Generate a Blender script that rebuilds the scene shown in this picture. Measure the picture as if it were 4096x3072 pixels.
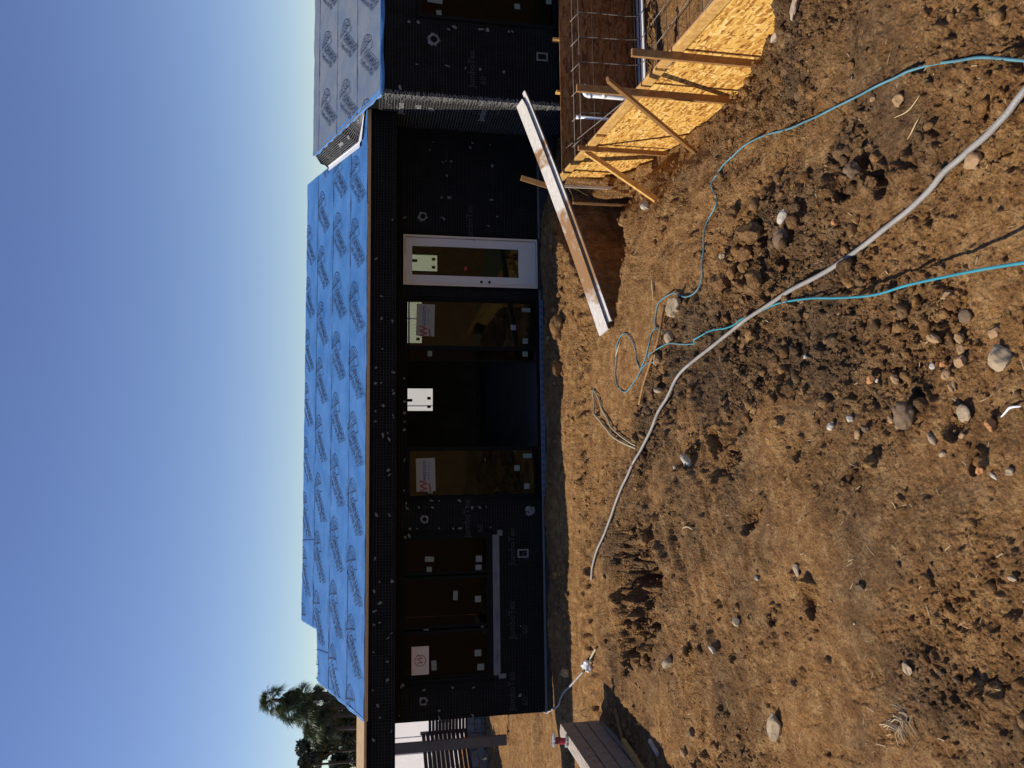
import bpy, bmesh, math, random
import numpy as np
from mathutils import Vector, Matrix
random.seed(7); RNG = np.random.default_rng(11)
for o in list(bpy.data.objects): bpy.data.objects.remove(o)
scn = bpy.context.scene
COL = scn.collection
# ------------------------------------------------------------------ camera, sky, sun, exposure
D, H, YAW, PIT, ROL, FPX = 13.68, 3.17, .0988, .1899, .0064, 3049.0
_cy, _sy = math.cos(YAW), math.sin(YAW)
FW = np.array([_sy*math.cos(PIT), _cy*math.cos(PIT), -math.sin(PIT)])
R0 = np.array([_cy, -_sy, 0.0]); U0 = np.cross(R0, FW)
RV = math.cos(ROL)*R0 + math.sin(ROL)*U0
UV = -math.sin(ROL)*R0 + math.cos(ROL)*U0
CP = np.array([0.0, -D, H])
cd = bpy.data.cameras.new('camera'); cam = bpy.data.objects.new('camera', cd); COL.objects.link(cam)
m = Matrix.Identity(4)
for i in range(3):
    m[i][0] = -UV[i]; m[i][1] = RV[i]; m[i][2] = -FW[i]; m[i][3] = CP[i]
cam.matrix_world = m
cd.sensor_fit = 'HORIZONTAL'; cd.sensor_width = 36.0; cd.lens = 36.0*FPX/4096.0
cd.clip_start = .05; cd.clip_end = 3000
scn.camera = cam
SUN = Vector((-.88, .15, 1.0)).normalized()          # towards the sun
world = bpy.data.worlds.new('World'); scn.world = world; world.use_nodes = True
wn = world.node_tree.nodes; wl = world.node_tree.links
bg = wn['Background']; sky = wn.new('ShaderNodeTexSky'); sky.sky_type = 'NISHITA'
sky.sun_disc = False; sky.sun_elevation = math.asin(SUN.z)
sky.sun_rotation = math.atan2(SUN.x, SUN.y)
sky.altitude = 0; sky.air_density = 1.0; sky.dust_density = 0.0; sky.ozone_density = 3.0
hsv = wn.new('ShaderNodeHueSaturation'); hsv.inputs['Hue'].default_value = .518; hsv.inputs['Saturation'].default_value = 1.08
wl.new(sky.outputs[0], hsv.inputs['Color']); wl.new(hsv.outputs[0], bg.inputs[0]); bg.inputs[1].default_value = .11
sl = bpy.data.lights.new('sun', 'SUN'); sl.energy = 5.0; sl.angle = math.radians(.53); sl.color = (1, .915, .79)
so = bpy.data.objects.new('sun', sl); COL.objects.link(so)
so.rotation_euler = (-SUN).to_track_quat('-Z', 'Y').to_euler(); so.location = (-20, 5, 30)
scn.view_settings.view_transform = 'Standard'; scn.view_settings.look = 'None'
scn.view_settings.gamma = 1; scn.view_settings.use_curve_mapping = False
scn.view_settings.exposure = 0.0

# ------------------------------------------------------------------ helpers
def ray(x, y):
    u = 3072-y; v = x
    return FW + RV*(u-1536)/FPX - UV*(v-2048)/FPX
def on(x, y, ax, val):
    d = ray(x, y); i = 'XYZ'.index(ax); t = (val-CP[i])/d[i]; return CP+t*d
def empty(name, loc, label, cat, group=None):
    o = bpy.data.objects.new(name, None); COL.objects.link(o); o.location = loc
    o.empty_display_size = .2
    o['label'] = label; o['category'] = cat
    if group: o['group'] = group
    return o
def tag(o, label, cat, group=None):
    o['label'] = label; o['category'] = cat
    if group: o['group'] = group
    return o
def world_loc(o):
    l = Vector(o.location)
    if o.parent: l = l + world_loc(o.parent)
    return l
def mk(name, V, F, mat, parent=None, loc=None, smooth=False, kind=None, me=None):
    """verts in world coordinates; the object origin is put at loc"""
    if me is None:
        V = np.asarray(V, dtype=float)
        if loc is None:
            loc = np.array([V[:, 0].mean(), V[:, 1].mean(), V[:, 2].min()])
        loc = np.asarray(loc, float)
        me = bpy.data.meshes.new(name); me.from_pydata((V-loc).tolist(), [], F)
        if smooth: me.polygons.foreach_set('use_smooth', [True]*len(me.polygons))
        me.materials.append(mat); me.update()
    o = bpy.data.objects.new(name, me); COL.objects.link(o)
    if parent is not None:
        o.parent = parent; o.location = Vector(loc)-world_loc(parent)
    else: o.location = loc
    if kind: o['kind'] = kind
    return o
class MB:
    def __init__(s): s.V = []; s.F = []
    def add(s, V, F):
        n = len(s.V); s.V += [tuple(map(float, v)) for v in V]; s.F += [tuple(i+n for i in f) for f in F]
    def box(s, x0, x1, y0, y1, z0, z1):
        s.add([(x0,y0,z0),(x1,y0,z0),(x1,y1,z0),(x0,y1,z0),(x0,y0,z1),(x1,y0,z1),(x1,y1,z1),(x0,y1,z1)],
              [(0,3,2,1),(4,5,6,7),(0,1,5,4),(1,2,6,5),(2,3,7,6),(3,0,4,7)])
    def beam(s, A, B, w, t, up=(0,0,1), ends=None):
        """board from A to B; w across, t along up-ish"""
        A = np.array(A, float); B = np.array(B, float); d = B-A; d /= np.linalg.norm(d)
        up = np.array(up, float); sd = np.cross(d, up); sd /= np.linalg.norm(sd); u = np.cross(sd, d)
        V = []
        for P in (A, B):
            for a, b in ((-1,-1),(1,-1),(1,1),(-1,1)): V.append(P+sd*a*w/2+u*b*t/2)
        s.add(V, [(0,1,2,3),(7,6,5,4),(0,4,5,1),(1,5,6,2),(2,6,7,3),(3,7,4,0)])
    def tube(s, P, r, n=8, cap=True):
        P = [np.array(p, float) for p in P]; N = len(P); V = []; F = []
        ref = np.array([.13,.21,.97]); 
        for i in range(N):
            d = P[min(i+1, N-1)]-P[max(i-1, 0)]; d /= (np.linalg.norm(d)+1e-9)
            a = np.cross(d, ref); 
            if np.linalg.norm(a) < .05: a = np.cross(d, np.array([1.,0,0]))
            a /= np.linalg.norm(a); b = np.cross(d, a)
            rr = r[i] if hasattr(r, '__len__') else r
            for k in range(n):
                t = 2*math.pi*k/n; V.append(P[i]+a*math.cos(t)*rr+b*math.sin(t)*rr)
        for i in range(N-1):
            for k in range(n):
                k2 = (k+1) % n; F.append((i*n+k, i*n+k2, (i+1)*n+k2, (i+1)*n+k))
        if cap:
            F.append(tuple(range(n-1, -1, -1))); F.append(tuple((N-1)*n+k for k in range(n)))
        s.add(V, F)
    def build(s, name, mat, parent=None, loc=None, smooth=False, kind=None, bevel=0):
        o = mk(name, s.V, s.F, mat, parent, loc, smooth, kind)
        if bevel:
            bm = bmesh.new(); bm.from_mesh(o.data)
            bmesh.ops.bevel(bm, geom=bm.edges[:], offset=bevel, segments=1, affect='EDGES')
            bm.to_mesh(o.data); bm.free()
        return o
def smooth_path(P, n=8):
    P = [np.array(p, float) for p in P]; Q = []
    P = [2*P[0]-P[1]]+P+[2*P[-1]-P[-2]]
    for i in range(1, len(P)-2):
        for k in range(n):
            t = k/n; a, b, c, d = P[i-1:i+3]
            Q.append(.5*((2*b)+(-a+c)*t+(2*a-5*b+4*c-d)*t*t+(-a+3*b-3*c+d)*t**3))
    Q.append(P[-2]); return Q
def relabel(o, label): o['label'] = label; return o

# ------------------------------------------------------------------ materials
def new_mat(name):
    mt = bpy.data.materials.new(name); mt.use_nodes = True
    nt = mt.node_tree; return mt, nt, nt.nodes, nt.links, nt.nodes['Principled BSDF']
def ramp(n, stops):
    r = n.new('ShaderNodeValToRGB'); cr = r.color_ramp
    while len(cr.elements) > 1: cr.elements.remove(cr.elements[-1])
    cr.elements[0].position = stops[0][0]; cr.elements[0].color = (*stops[0][1], 1)
    for p, c in stops[1:]:
        e = cr.elements.new(p); e.color = (*c, 1)
    return r
def simple(name, col, rough=.7, var=.15, scale=8, bump=0, bscale=60, metal=0, stretch=(1,1,1), coord='Object', spec=.5):
    mt, nt, n, l, b = new_mat(name)
    tc = n.new('ShaderNodeTexCoord'); mp = n.new('ShaderNodeMapping'); mp.inputs['Scale'].default_value = stretch
    l.new(tc.outputs[coord], mp.inputs[0])
    nz = n.new('ShaderNodeTexNoise'); nz.inputs['Scale'].default_value = scale; nz.inputs['Detail'].default_value = 6
    l.new(mp.outputs[0], nz.inputs[0])
    c0 = tuple(max(0, c*(1-var)) for c in col); c1 = tuple(min(1, c*(1+var)) for c in col)
    r = ramp(n, [(.3, c0), (.7, c1)]); l.new(nz.outputs[0], r.inputs[0]); l.new(r.outputs[0], b.inputs['Base Color'])
    b.inputs['Roughness'].default_value = rough; b.inputs['Metallic'].default_value = metal
    b.inputs['Specular IOR Level'].default_value = spec
    if bump:
        nb = n.new('ShaderNodeTexNoise'); nb.inputs['Scale'].default_value = bscale; nb.inputs['Detail'].default_value = 5
        l.new(mp.outputs[0], nb.inputs[0]); bp = n.new('ShaderNodeBump'); bp.inputs['Strength'].default_value = bump
        bp.inputs['Distance'].default_value = .01
        l.new(nb.outputs[0], bp.inputs['Height']); l.new(bp.outputs[0], b.inputs['Normal'])
    return mt
def dirt_mat(name, use_tone=True):
    mt, nt, n, l, b = new_mat(name)
    tc = n.new('ShaderNodeTexCoord')
    def noise(s, d=8, rough=.6):
        z = n.new('ShaderNodeTexNoise'); z.inputs['Scale'].default_value = s; z.inputs['Detail'].default_value = d
        z.inputs['Roughness'].default_value = rough; l.new(tc.outputs['Object'], z.inputs[0]); return z
    big = noise(.9, 6); mid = noise(7, 8, .65); fine = noise(55, 6, .7)
    fineg = noise(160, 4, .7)
    ora = ramp(n, [(.32, (.235, .112, .039)), (.5, (.38, .200, .074)), (.68, (.55, .328, .136))])
    gry = ramp(n, [(.3, (.085, .050, .025)), (.5, (.175, .105, .053)), (.7, (.31, .20, .105))])
    l.new(mid.outputs[0], ora.inputs[0]); l.new(mid.outputs[0], gry.inputs[0])
    mx = n.new('ShaderNodeMix'); mx.data_type = 'RGBA'
    l.new(ora.outputs[0], mx.inputs[6]); l.new(gry.outputs[0], mx.inputs[7])
    if use_tone:
        at = n.new('ShaderNodeAttribute'); at.attribute_name = 'tone'
        ad = n.new('ShaderNodeMath'); ad.operation = 'ADD'; l.new(at.outputs['Fac'], ad.inputs[0])
        sb = n.new('ShaderNodeMath'); sb.operation = 'MULTIPLY_ADD'; sb.inputs[1].default_value = 1.7; sb.inputs[2].default_value = -.85
        l.new(big.outputs[0], sb.inputs[0]); l.new(sb.outputs[0], ad.inputs[1]); ad.use_clamp = True
        sm = n.new('ShaderNodeMapRange'); sm.interpolation_type = 'SMOOTHSTEP'; sm.inputs[1].default_value = .08; sm.inputs[2].default_value = .82; l.new(ad.outputs[0], sm.inputs[0])
        l.new(sm.outputs[0], mx.inputs[0])
    else:
        oi = n.new('ShaderNodeObjectInfo'); ad = n.new('ShaderNodeMath'); ad.operation = 'MULTIPLY_ADD'
        ad.inputs[1].default_value = .5; ad.inputs[2].default_value = .2; ad.use_clamp = True
        l.new(big.outputs[0], ad.inputs[0]); l.new(ad.outputs[0], mx.inputs[0])
    # fine grain value variation
    gr = n.new('ShaderNodeMapRange'); gr.inputs[1].default_value = .25; gr.inputs[2].default_value = .75
    gr.inputs[3].default_value = .42; gr.inputs[4].default_value = 1.55; l.new(fine.outputs[0], gr.inputs[0])
    mm = n.new('ShaderNodeMix'); mm.data_type = 'RGBA'; mm.blend_type = 'MULTIPLY'; mm.inputs[0].default_value = 1
    l.new(mx.outputs[2], mm.inputs[6]); l.new(gr.outputs[0], mm.inputs[7])
    # pale specks of straw and grit
    vo = n.new('ShaderNodeTexVoronoi'); vo.inputs['Scale'].default_value = 26; l.new(tc.outputs['Object'], vo.inputs[0])
    lt = n.new('ShaderNodeMath'); lt.operation = 'LESS_THAN'; lt.inputs[1].default_value = .075; l.new(vo.outputs['Distance'], lt.inputs[0])
    sp = n.new('ShaderNodeSeparateColor'); l.new(vo.outputs['Color'], sp.inputs[0])
    g2 = n.new('ShaderNodeMath'); g2.operation = 'GREATER_THAN'; g2.inputs[1].default_value = .86; l.new(sp.outputs[0], g2.inputs[0])
    ml = n.new('ShaderNodeMath'); ml.operation = 'MULTIPLY'; l.new(lt.outputs[0], ml.inputs[0]); l.new(g2.outputs[0], ml.inputs[1])
    m3 = n.new('ShaderNodeMix'); m3.data_type = 'RGBA'; l.new(ml.outputs[0], m3.inputs[0]); l.new(mm.outputs[2], m3.inputs[6])
    m3.inputs[7].default_value = (.55, .45, .30, 1)
    l.new(m3.outputs[2], b.inputs['Base Color'])
    b.inputs['Roughness'].default_value = .95; b.inputs['Specular IOR Level'].default_value = .15
    m20 = noise(20, 5, .7); dv = n.new('ShaderNodeVectorMath'); dv.operation = 'MULTIPLY_ADD'; dv.inputs[1].default_value = (.05, .05, .05)
    l.new(m20.outputs['Color'], dv.inputs[0]); l.new(tc.outputs['Object'], dv.inputs[2])
    cv = n.new('ShaderNodeTexVoronoi'); cv.inputs['Scale'].default_value = 34; l.new(dv.outputs[0], cv.inputs[0])
    ra = n.new('ShaderNodeAttribute'); ra.attribute_name = 'rough'
    cm = n.new('ShaderNodeMath'); cm.operation = 'MULTIPLY'; cm.inputs[1].default_value = -1.1; l.new(cv.outputs['Distance'], cm.inputs[0])
    cr = n.new('ShaderNodeMath'); cr.operation = 'MULTIPLY'; l.new(cm.outputs[0], cr.inputs[0])
    r1_ = n.new('ShaderNodeMath'); r1_.operation = 'ADD'; r1_.inputs[1].default_value = .25; r1_.use_clamp = True; l.new(ra.outputs['Fac'], r1_.inputs[0]); l.new(r1_.outputs[0], cr.inputs[1])
    h0 = n.new('ShaderNodeMath'); h0.operation = 'MULTIPLY_ADD'; h0.inputs[1].default_value = .9; l.new(m20.outputs[0], h0.inputs[0]); l.new(cr.outputs[0], h0.inputs[2])
    h1 = n.new('ShaderNodeMath'); h1.operation = 'MULTIPLY_ADD'; h1.inputs[1].default_value = .55; l.new(fine.outputs[0], h1.inputs[0]); l.new(h0.outputs[0], h1.inputs[2])
    hs = n.new('ShaderNodeMath'); hs.operation = 'MULTIPLY_ADD'; hs.inputs[1].default_value = .2; l.new(fineg.outputs[0], hs.inputs[0]); l.new(h1.outputs[0], hs.inputs[2])
    bp = n.new('ShaderNodeBump'); bp.inputs['Strength'].default_value = 1.0; bp.inputs['Distance'].default_value = .045
    l.new(hs.outputs[0], bp.inputs['Height']); l.new(bp.outputs[0], b.inputs['Normal'])
    return mt
def osb_mat(name, k=1.0, kg=1.0):
    mt, nt, n, l, b = new_mat(name)
    tc = n.new('ShaderNodeTexCoord')
    outs = []
    for i, (rot, sc) in enumerate(((.5, (1, 1, 1)), (-.35, (1, 1, 1)), (1.3, (1, 1, 1)))):
        mp = n.new('ShaderNodeMapping'); mp.inputs['Rotation'].default_value = (rot, rot*.7, 0)
        mp.inputs['Scale'].default_value = (7, 7, 34) if i != 2 else (8, 26, 7)
        l.new(tc.outputs['Object'], mp.inputs[0])
        nz = n.new('ShaderNodeTexNoise'); nz.inputs['Scale'].default_value = 9; nz.inputs['Detail'].default_value = 2
        l.new(tc.outputs['Object'], nz.inputs[0])
        ad = n.new('ShaderNodeMix'); ad.data_type = 'VECTOR'; ad.inputs[0].default_value = .25
        vo = n.new('ShaderNodeTexVoronoi'); vo.inputs['Scale'].default_value = 1.0
        va = n.new('ShaderNodeVectorMath'); va.operation = 'MULTIPLY_ADD'; va.inputs[1].default_value = (1.6, 1.6, 1.6)
        l.new(nz.outputs['Color'], va.inputs[0]); l.new(mp.outputs[0], va.inputs[2]); l.new(va.outputs[0], vo.inputs[0])
        sp = n.new('ShaderNodeSeparateColor'); l.new(vo.outputs['Color'], sp.inputs[0]); outs.append(sp)
    mx = n.new('ShaderNodeMix'); mx.data_type = 'FLOAT'
    gt = n.new('ShaderNodeMath'); gt.operation = 'GREATER_THAN'; gt.inputs[1].default_value = .5; l.new(outs[2].outputs[1], gt.inputs[0])
    l.new(gt.outputs[0], mx.inputs[0]); l.new(outs[0].outputs[0], mx.inputs[2]); l.new(outs[1].outputs[0], mx.inputs[3])
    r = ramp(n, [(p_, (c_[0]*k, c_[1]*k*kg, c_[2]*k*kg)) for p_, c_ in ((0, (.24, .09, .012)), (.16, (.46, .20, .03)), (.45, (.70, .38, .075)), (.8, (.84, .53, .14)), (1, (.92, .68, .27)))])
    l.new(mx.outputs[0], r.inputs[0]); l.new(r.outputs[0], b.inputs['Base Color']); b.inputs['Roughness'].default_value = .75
    bp = n.new('ShaderNodeBump'); bp.inputs['Strength'].default_value = .25; bp.inputs['Distance'].default_value = .004
    l.new(mx.outputs[0], bp.inputs['Height']); l.new(bp.outputs[0], b.inputs['Normal'])
    return mt
def wood_mat(name, c0, c1, sx=(3, 3, 3), dirtcol=None, dirt=.0, grad=False):
    mt, nt, n, l, b = new_mat(name)
    tc = n.new('ShaderNodeTexCoord')
    mp = n.new('ShaderNodeMapping'); mp.inputs['Scale'].default_value = sx; l.new(tc.outputs['Object'], mp.inputs[0])
    nz = n.new('ShaderNodeTexNoise'); nz.inputs['Scale'].default_value = 6; nz.inputs['Detail'].default_value = 8; nz.inputs['Distortion'].default_value = 1.2
    l.new(mp.outputs[0], nz.inputs[0]); r = ramp(n, [(.3, c0), (.65, c1)]); l.new(nz.outputs[0], r.inputs[0])
    out = r.outputs[0]
    if dirtcol:
        d2 = n.new('ShaderNodeTexNoise'); d2.inputs['Scale'].default_value = 1.7; d2.inputs['Detail'].default_value = 9; d2.inputs['Roughness'].default_value = .72
        l.new(tc.outputs['Object'], d2.inputs[0]); src = d2.outputs[0]
        if grad:   # mud trodden onto the lower half of the board, one smear higher up
            sx_ = n.new('ShaderNodeSeparateXYZ'); l.new(tc.outputs['Object'], sx_.inputs[0])
            rp = ramp(n, [(.0, (.33,)*3), (.05, (.40,)*3), (.20, (.62,)*3), (.46, (.60,)*3), (.56, (.36,)*3), (.70, (.34,)*3), (.73, (.62,)*3), (.80, (.55,)*3), (.83, (.32,)*3)])
            dv = n.new('ShaderNodeMath'); dv.operation = 'DIVIDE'; dv.inputs[1].default_value = 3.9; l.new(sx_.outputs[0], dv.inputs[0]); l.new(dv.outputs[0], rp.inputs[0])
            aa = n.new('ShaderNodeMath'); aa.operation = 'ADD'; l.new(rp.outputs[0], aa.inputs[0]); l.new(src, aa.inputs[1]); bb = n.new('ShaderNodeMath'); bb.operation = 'SUBTRACT'; bb.inputs[1].default_value = .5; l.new(aa.outputs[0], bb.inputs[0]); src = bb.outputs[0]
        mr = n.new('ShaderNodeMapRange'); mr.inputs[1].default_value = .53-dirt; mr.inputs[2].default_value = .66-dirt; l.new(src, mr.inputs[0])
        mx = n.new('ShaderNodeMix'); mx.data_type = 'RGBA'; l.new(mr.outputs[0], mx.inputs[0]); l.new(out, mx.inputs[6]); mx.inputs[7].default_value = (*dirtcol, 1)
        out = mx.outputs[2]
    l.new(out, b.inputs['Base Color']); b.inputs['Roughness'].default_value = .8
    bp = n.new('ShaderNodeBump'); bp.inputs['Strength'].default_value = .3; bp.inputs['Distance'].default_value = .003
    l.new(nz.outputs[0], bp.inputs['Height']); l.new(bp.outputs[0], b.inputs['Normal'])
    return mt
def glass_mat(name, tint=(.62, .66, .56), refl=.0, ior=1.30):
    mt, nt, n, l, b = new_mat(name); n.remove(b); out = n['Material Output']
    tr = n.new('ShaderNodeBsdfTransparent'); tr.inputs[0].default_value = (*tint, 1)
    gl = n.new('ShaderNodeBsdfGlossy'); gl.inputs['Roughness'].default_value = .02; gl.inputs[0].default_value = (.9, .95, .9, 1)
    fr = n.new('ShaderNodeFresnel'); fr.inputs[0].default_value = ior
    mx = n.new('ShaderNodeMixShader'); ad = n.new('ShaderNodeMath'); ad.operation = 'ADD'; ad.inputs[1].default_value = refl; ad.use_clamp = True
    tc = n.new('ShaderNodeTexCoord'); nz = n.new('ShaderNodeTexNoise'); nz.inputs['Scale'].default_value = 1.5
    l.new(tc.outputs['Object'], nz.inputs[0]); bp = n.new('ShaderNodeBump'); bp.inputs['Strength'].default_value = .05; bp.inputs['Distance'].default_value = .02
    l.new(nz.outputs[0], bp.inputs['Height']); l.new(bp.outputs[0], gl.inputs['Normal'])
    l.new(fr.outputs[0], ad.inputs[0]); l.new(ad.outputs[0], mx.inputs[0]); l.new(tr.outputs[0], mx.inputs[1]); l.new(gl.outputs[0], mx.inputs[2])
    l.new(mx.outputs[0], out.inputs[0]); return mt
def membrane_mat(nm='blue_membrane', c0=(.040, .145, .36), c1=(.078, .210, .46)):
    mt, nt, n, l, b = new_mat(nm)
    tc = n.new('ShaderNodeTexCoord')
    nz = n.new('ShaderNodeTexNoise'); nz.inputs['Scale'].default_value = 2.2; nz.inputs['Detail'].default_value = 5; l.new(tc.outputs['Object'], nz.inputs[0])
    r = ramp(n, [(.3, c0), (.7, c1)]); l.new(nz.outputs[0], r.inputs[0]); l.new(r.outputs[0], b.inputs['Base Color'])
    b.inputs['Roughness'].default_value = .5; b.inputs['Specular IOR Level'].default_value = .35
    mp = n.new('ShaderNodeMapping'); mp.inputs['Scale'].default_value = (2.5, 9, 9); l.new(tc.outputs['Object'], mp.inputs[0])
    w = n.new('ShaderNodeTexNoise'); w.inputs['Scale'].default_value = 1.4; w.inputs['Detail'].default_value = 5; w.inputs['Distortion'].default_value = .8; l.new(mp.outputs[0], w.inputs[0])
    bp = n.new('ShaderNodeBump'); bp.inputs['Strength'].default_value = .6; bp.inputs['Distance'].default_value = .025
    l.new(w.outputs[0], bp.inputs['Height']); l.new(bp.outputs[0], b.inputs['Normal'])
    return mt

M = {}
M['dirt'] = dirt_mat('packed_dirt'); M['clod'] = dirt_mat('dirt_clod', True); M['rockdirt'] = dirt_mat('dusty_rock', False)
M['paper'] = simple('black_building_paper', (.0045, .0045, .005), .9, .4, 3, .3, 12, spec=.12)
M['wire'] = simple('galvanised_wire_shade', (.038, .038, .040), .6, .3, 4, spec=.2)  # copy for the shaded walls, shade put into its colour
M['wiresunlit'] = simple('galvanised_wire_sunlit', (.34, .34, .335), .5, .2, 4)  # same wire where the sun falls, kept paler in colour
M['print'] = simple('grey_print', (.013, .013, .014), .8)  # paper print on the shaded walls, darkened in its colour
M['printsunlit'] = simple('sunlit_print', (.30, .30, .31), .8)  # same print on sunlit side wall and saddle, sunlight put into its colour
M['daub'] = simple('grey_sealant', (.14, .14, .138), .7, .25, 20, .3, 40)
M['daubdark'] = simple('vent_screen', (.05, .055, .05), .8)
M['screed'] = simple('galvanised_screed', (.085, .09, .105), .5, .2, 5)
M['footing'] = simple('dark_footing', (.018, .02, .021), .85, .4, 4, .4, 30)
M['blue'] = membrane_mat(); M['bluegrey'] = membrane_mat('greyer_membrane', (.12, .165, .24), (.20, .22, .24))  # second one greyer, for the wing roof
M['ink'] = simple('black_ink', (.02, .038, .085), .7, .1)
M['seam'] = simple('dark_seam', (.03, .07, .18), .7)
M['flash'] = simple('white_flashing', (.72, .73, .76), .5, .06, 5)
M['edgewood'] = wood_mat('plywood_edge', (.36, .23, .11), (.52, .36, .19), (2, 8, 20))
M['lumber'] = wood_mat('framing_lumber', (.44, .225, .055), (.68, .41, .12), (1.5, 1.5, 1.5), (.25, .13, .06), -.10)
M['lumberdark'] = wood_mat('dark_lumber', (.25, .115, .035), (.40, .21, .07), (1.5, 6, 1.5), (.20, .11, .05), -.04)  # darker brown lumber for stakes, braces and the far plate
M['lumbergrey'] = wood_mat('grey_lumber', (.40, .34, .26), (.62, .55, .45), (3, 3, 3), (.25, .14, .07), -.08)
M['plank'] = wood_mat('whitewashed_plank', (.55, .50, .43), (.78, .73, .65), (3, 3, 14), (.33, .175, .07), .075, grad=True)
M['plankside'] = simple('plank_edge_shade', (.12, .12, .12), .8, .3, 10)  # unlit long edges of the planks, shade put into the colour
M['osb'] = osb_mat('osb_face', 1.0); M['osbshade'] = osb_mat('osb_painted_shade', .36, .62)  # second one is the same board with shade painted into its colour
M['redpaint'] = simple('red_board_edge', (.30, .06, .035), .7, .2)
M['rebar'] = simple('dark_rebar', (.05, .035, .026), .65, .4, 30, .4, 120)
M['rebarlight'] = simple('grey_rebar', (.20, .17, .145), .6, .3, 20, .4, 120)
M['pvc'] = simple('white_pvc', (.80, .80, .80), .35, .03)
M['pvcgrey'] = simple('grey_conduit', (.42, .44, .50), .4, .08)
M['flex'] = simple('grey_flex_pipe', (.29, .27, .24), .45, .15, 6, .5, 90)
M['hose'] = simple('teal_hose', (.045, .27, .33), .5, .12, 5)
M['hosepale'] = simple('pale_teal_hose', (.10, .25, .29), .6, .2, 3)
M['cable'] = simple('cream_cable', (.42, .37, .25), .5, .12)
M['cablegrey'] = simple('grey_cable', (.34, .32, .28), .6, .15)
M['bag'] = simple('crumpled_plastic', (.75, .76, .78), .25, .1, 12, .8, 30)
M['frameblk'] = simple('black_window_frame', (.004, .004, .0045), .7, .1, spec=.12)
M['doorwhite'] = simple('primed_door', (.44, .425, .42), .5, .04, 3)
M['doorjamb'] = simple('primed_door_jamb', (.50, .42, .34), .6, .1, 3)
M['glass'] = glass_mat('glass'); M['clear'] = glass_mat('clear_glass', (.92, .95, .93), .0, 1.3); M['glassdark'] = glass_mat('brown_glass', (.30, .22, .19), .0, 1.2)
M['paperlabel'] = simple('paper_label', (.21, .205, .18), .8, .04)
M['sticker'] = simple('pale_green_sticker', (.13, .155, .135), .7, .06)
M['pinklabel'] = simple('pink_paper', (.46, .39, .37), .8, .03)
M['maroon'] = simple('maroon_print', (.16, .035, .03), .8)
M['tape'] = simple('flashing_tape', (.085, .10, .17), .6, .15, 6)
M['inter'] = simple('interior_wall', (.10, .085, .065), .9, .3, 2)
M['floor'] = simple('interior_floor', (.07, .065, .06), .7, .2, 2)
M['white'] = simple('white_stucco', (.82, .82, .81), .8, .03, 2)
M['grey'] = simple('grey_paint', (.16, .17, .17), .7, .1)
M['postgrey'] = simple('grey_wrapped_post', (.09, .092, .092), .8, .15, 4)
M['slat'] = simple('dark_fence_slat', (.045, .032, .028), .8, .3, 5)
M['block'] = simple('concrete_block', (.27, .205, .155), .9, .2, 6, .7, 45)
M['blocktop'] = simple('rough_block_top', (.44, .37, .30), .95, .25, 18, 1, 60)
M['mortar'] = simple('mortar', (.06, .043, .033), .95, .2, 10, .5, 60)
M['greyblock'] = simple('grey_block', (.22, .22, .22), .9, .25, 6, .6, 40)
M['red'] = simple('dark_red_plastic', (.35, .012, .025), .4, .1)
M['silver'] = simple('silver_rim', (.55, .57, .6), .3, .2, 20, .5, 30, metal=.4)
M['straw'] = simple('straw', (.55, .42, .20), .7, .15)
M['chip'] = simple('wood_chip', (.48, .36, .21), .85, .2, 20)
M['palestone'] = simple('pale_stone', (.38, .285, .175), .85, .25, 14, .8, 30)
M['whitestone'] = simple('white_stone', (.46, .41, .33), .7, .12, 14, .6, 30)
M['tanstone'] = simple('tan_stone', (.37, .23, .11), .9, .25, 12, .9, 30)
M['orangestone'] = simple('orange_stone', (.48, .22, .08), .9, .25, 12, .9, 30)
M['darkstone'] = simple('dark_stone', (.17, .11, .062), .95, .3, 12, 1, 30)
M['root'] = simple('weathered_root', (.40, .31, .22), .9, .3, 9, .9, 25)
M['palm'] = simple('palm_leaf', (.050, .082, .022), .55, .45, 1.2)
M['palmdead'] = simple('dry_palm_leaf', (.030, .038, .016), .8, .4, 1.2)
M['bark'] = simple('palm_bark', (.045, .036, .030), .9, .3, 3, .8, 12)
M['leaf'] = simple('tree_leaf', (.036, .055, .018), .6, .5, .8)
M['leafdark'] = simple('dark_tree_leaf', (.020, .033, .014), .6, .5, .8)
M['rooftile'] = simple('red_roof_tile', (.34, .13, .085), .8, .3, 3)
M['greyroof'] = simple('grey_roof', (.20, .21, .23), .8, .15)

# ------------------------------------------------------------------ value noise in numpy
def vnoise(X, Y, s, seed):
    x = X*s; y = Y*s; xi = np.floor(x).astype(np.int64); yi = np.floor(y).astype(np.int64)
    fx = x-xi; fy = y-yi; fx = fx*fx*fx*(fx*(fx*6-15)+10); fy = fy*fy*fy*(fy*(fy*6-15)+10)
    def h(a, b):
        k = (a*374761393 + b*668265263 + seed*1442695041) & 0x7fffffff
        k = ((k ^ (k >> 13))*1274126177) & 0x7fffffff
        k = ((k ^ (k >> 16))*1103515245+12345) & 0x7fffffff
        return (k & 0xffffff)/float(0xffffff)
    a = h(xi, yi); b = h(xi+1, yi); c = h(xi, yi+1); d = h(xi+1, yi+1)
    return (a+(b-a)*fx+(c-a)*fy+(a-b-c+d)*fx*fy)*2-1
def fbm(X, Y, s, seed, o=4, g=.5):
    r = 0; a = 1
    for i in range(o): r = r+a*vnoise(X+i*13.7, Y-i*7.3, s*2**i, seed+i*17); a *= g
    return r

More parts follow.
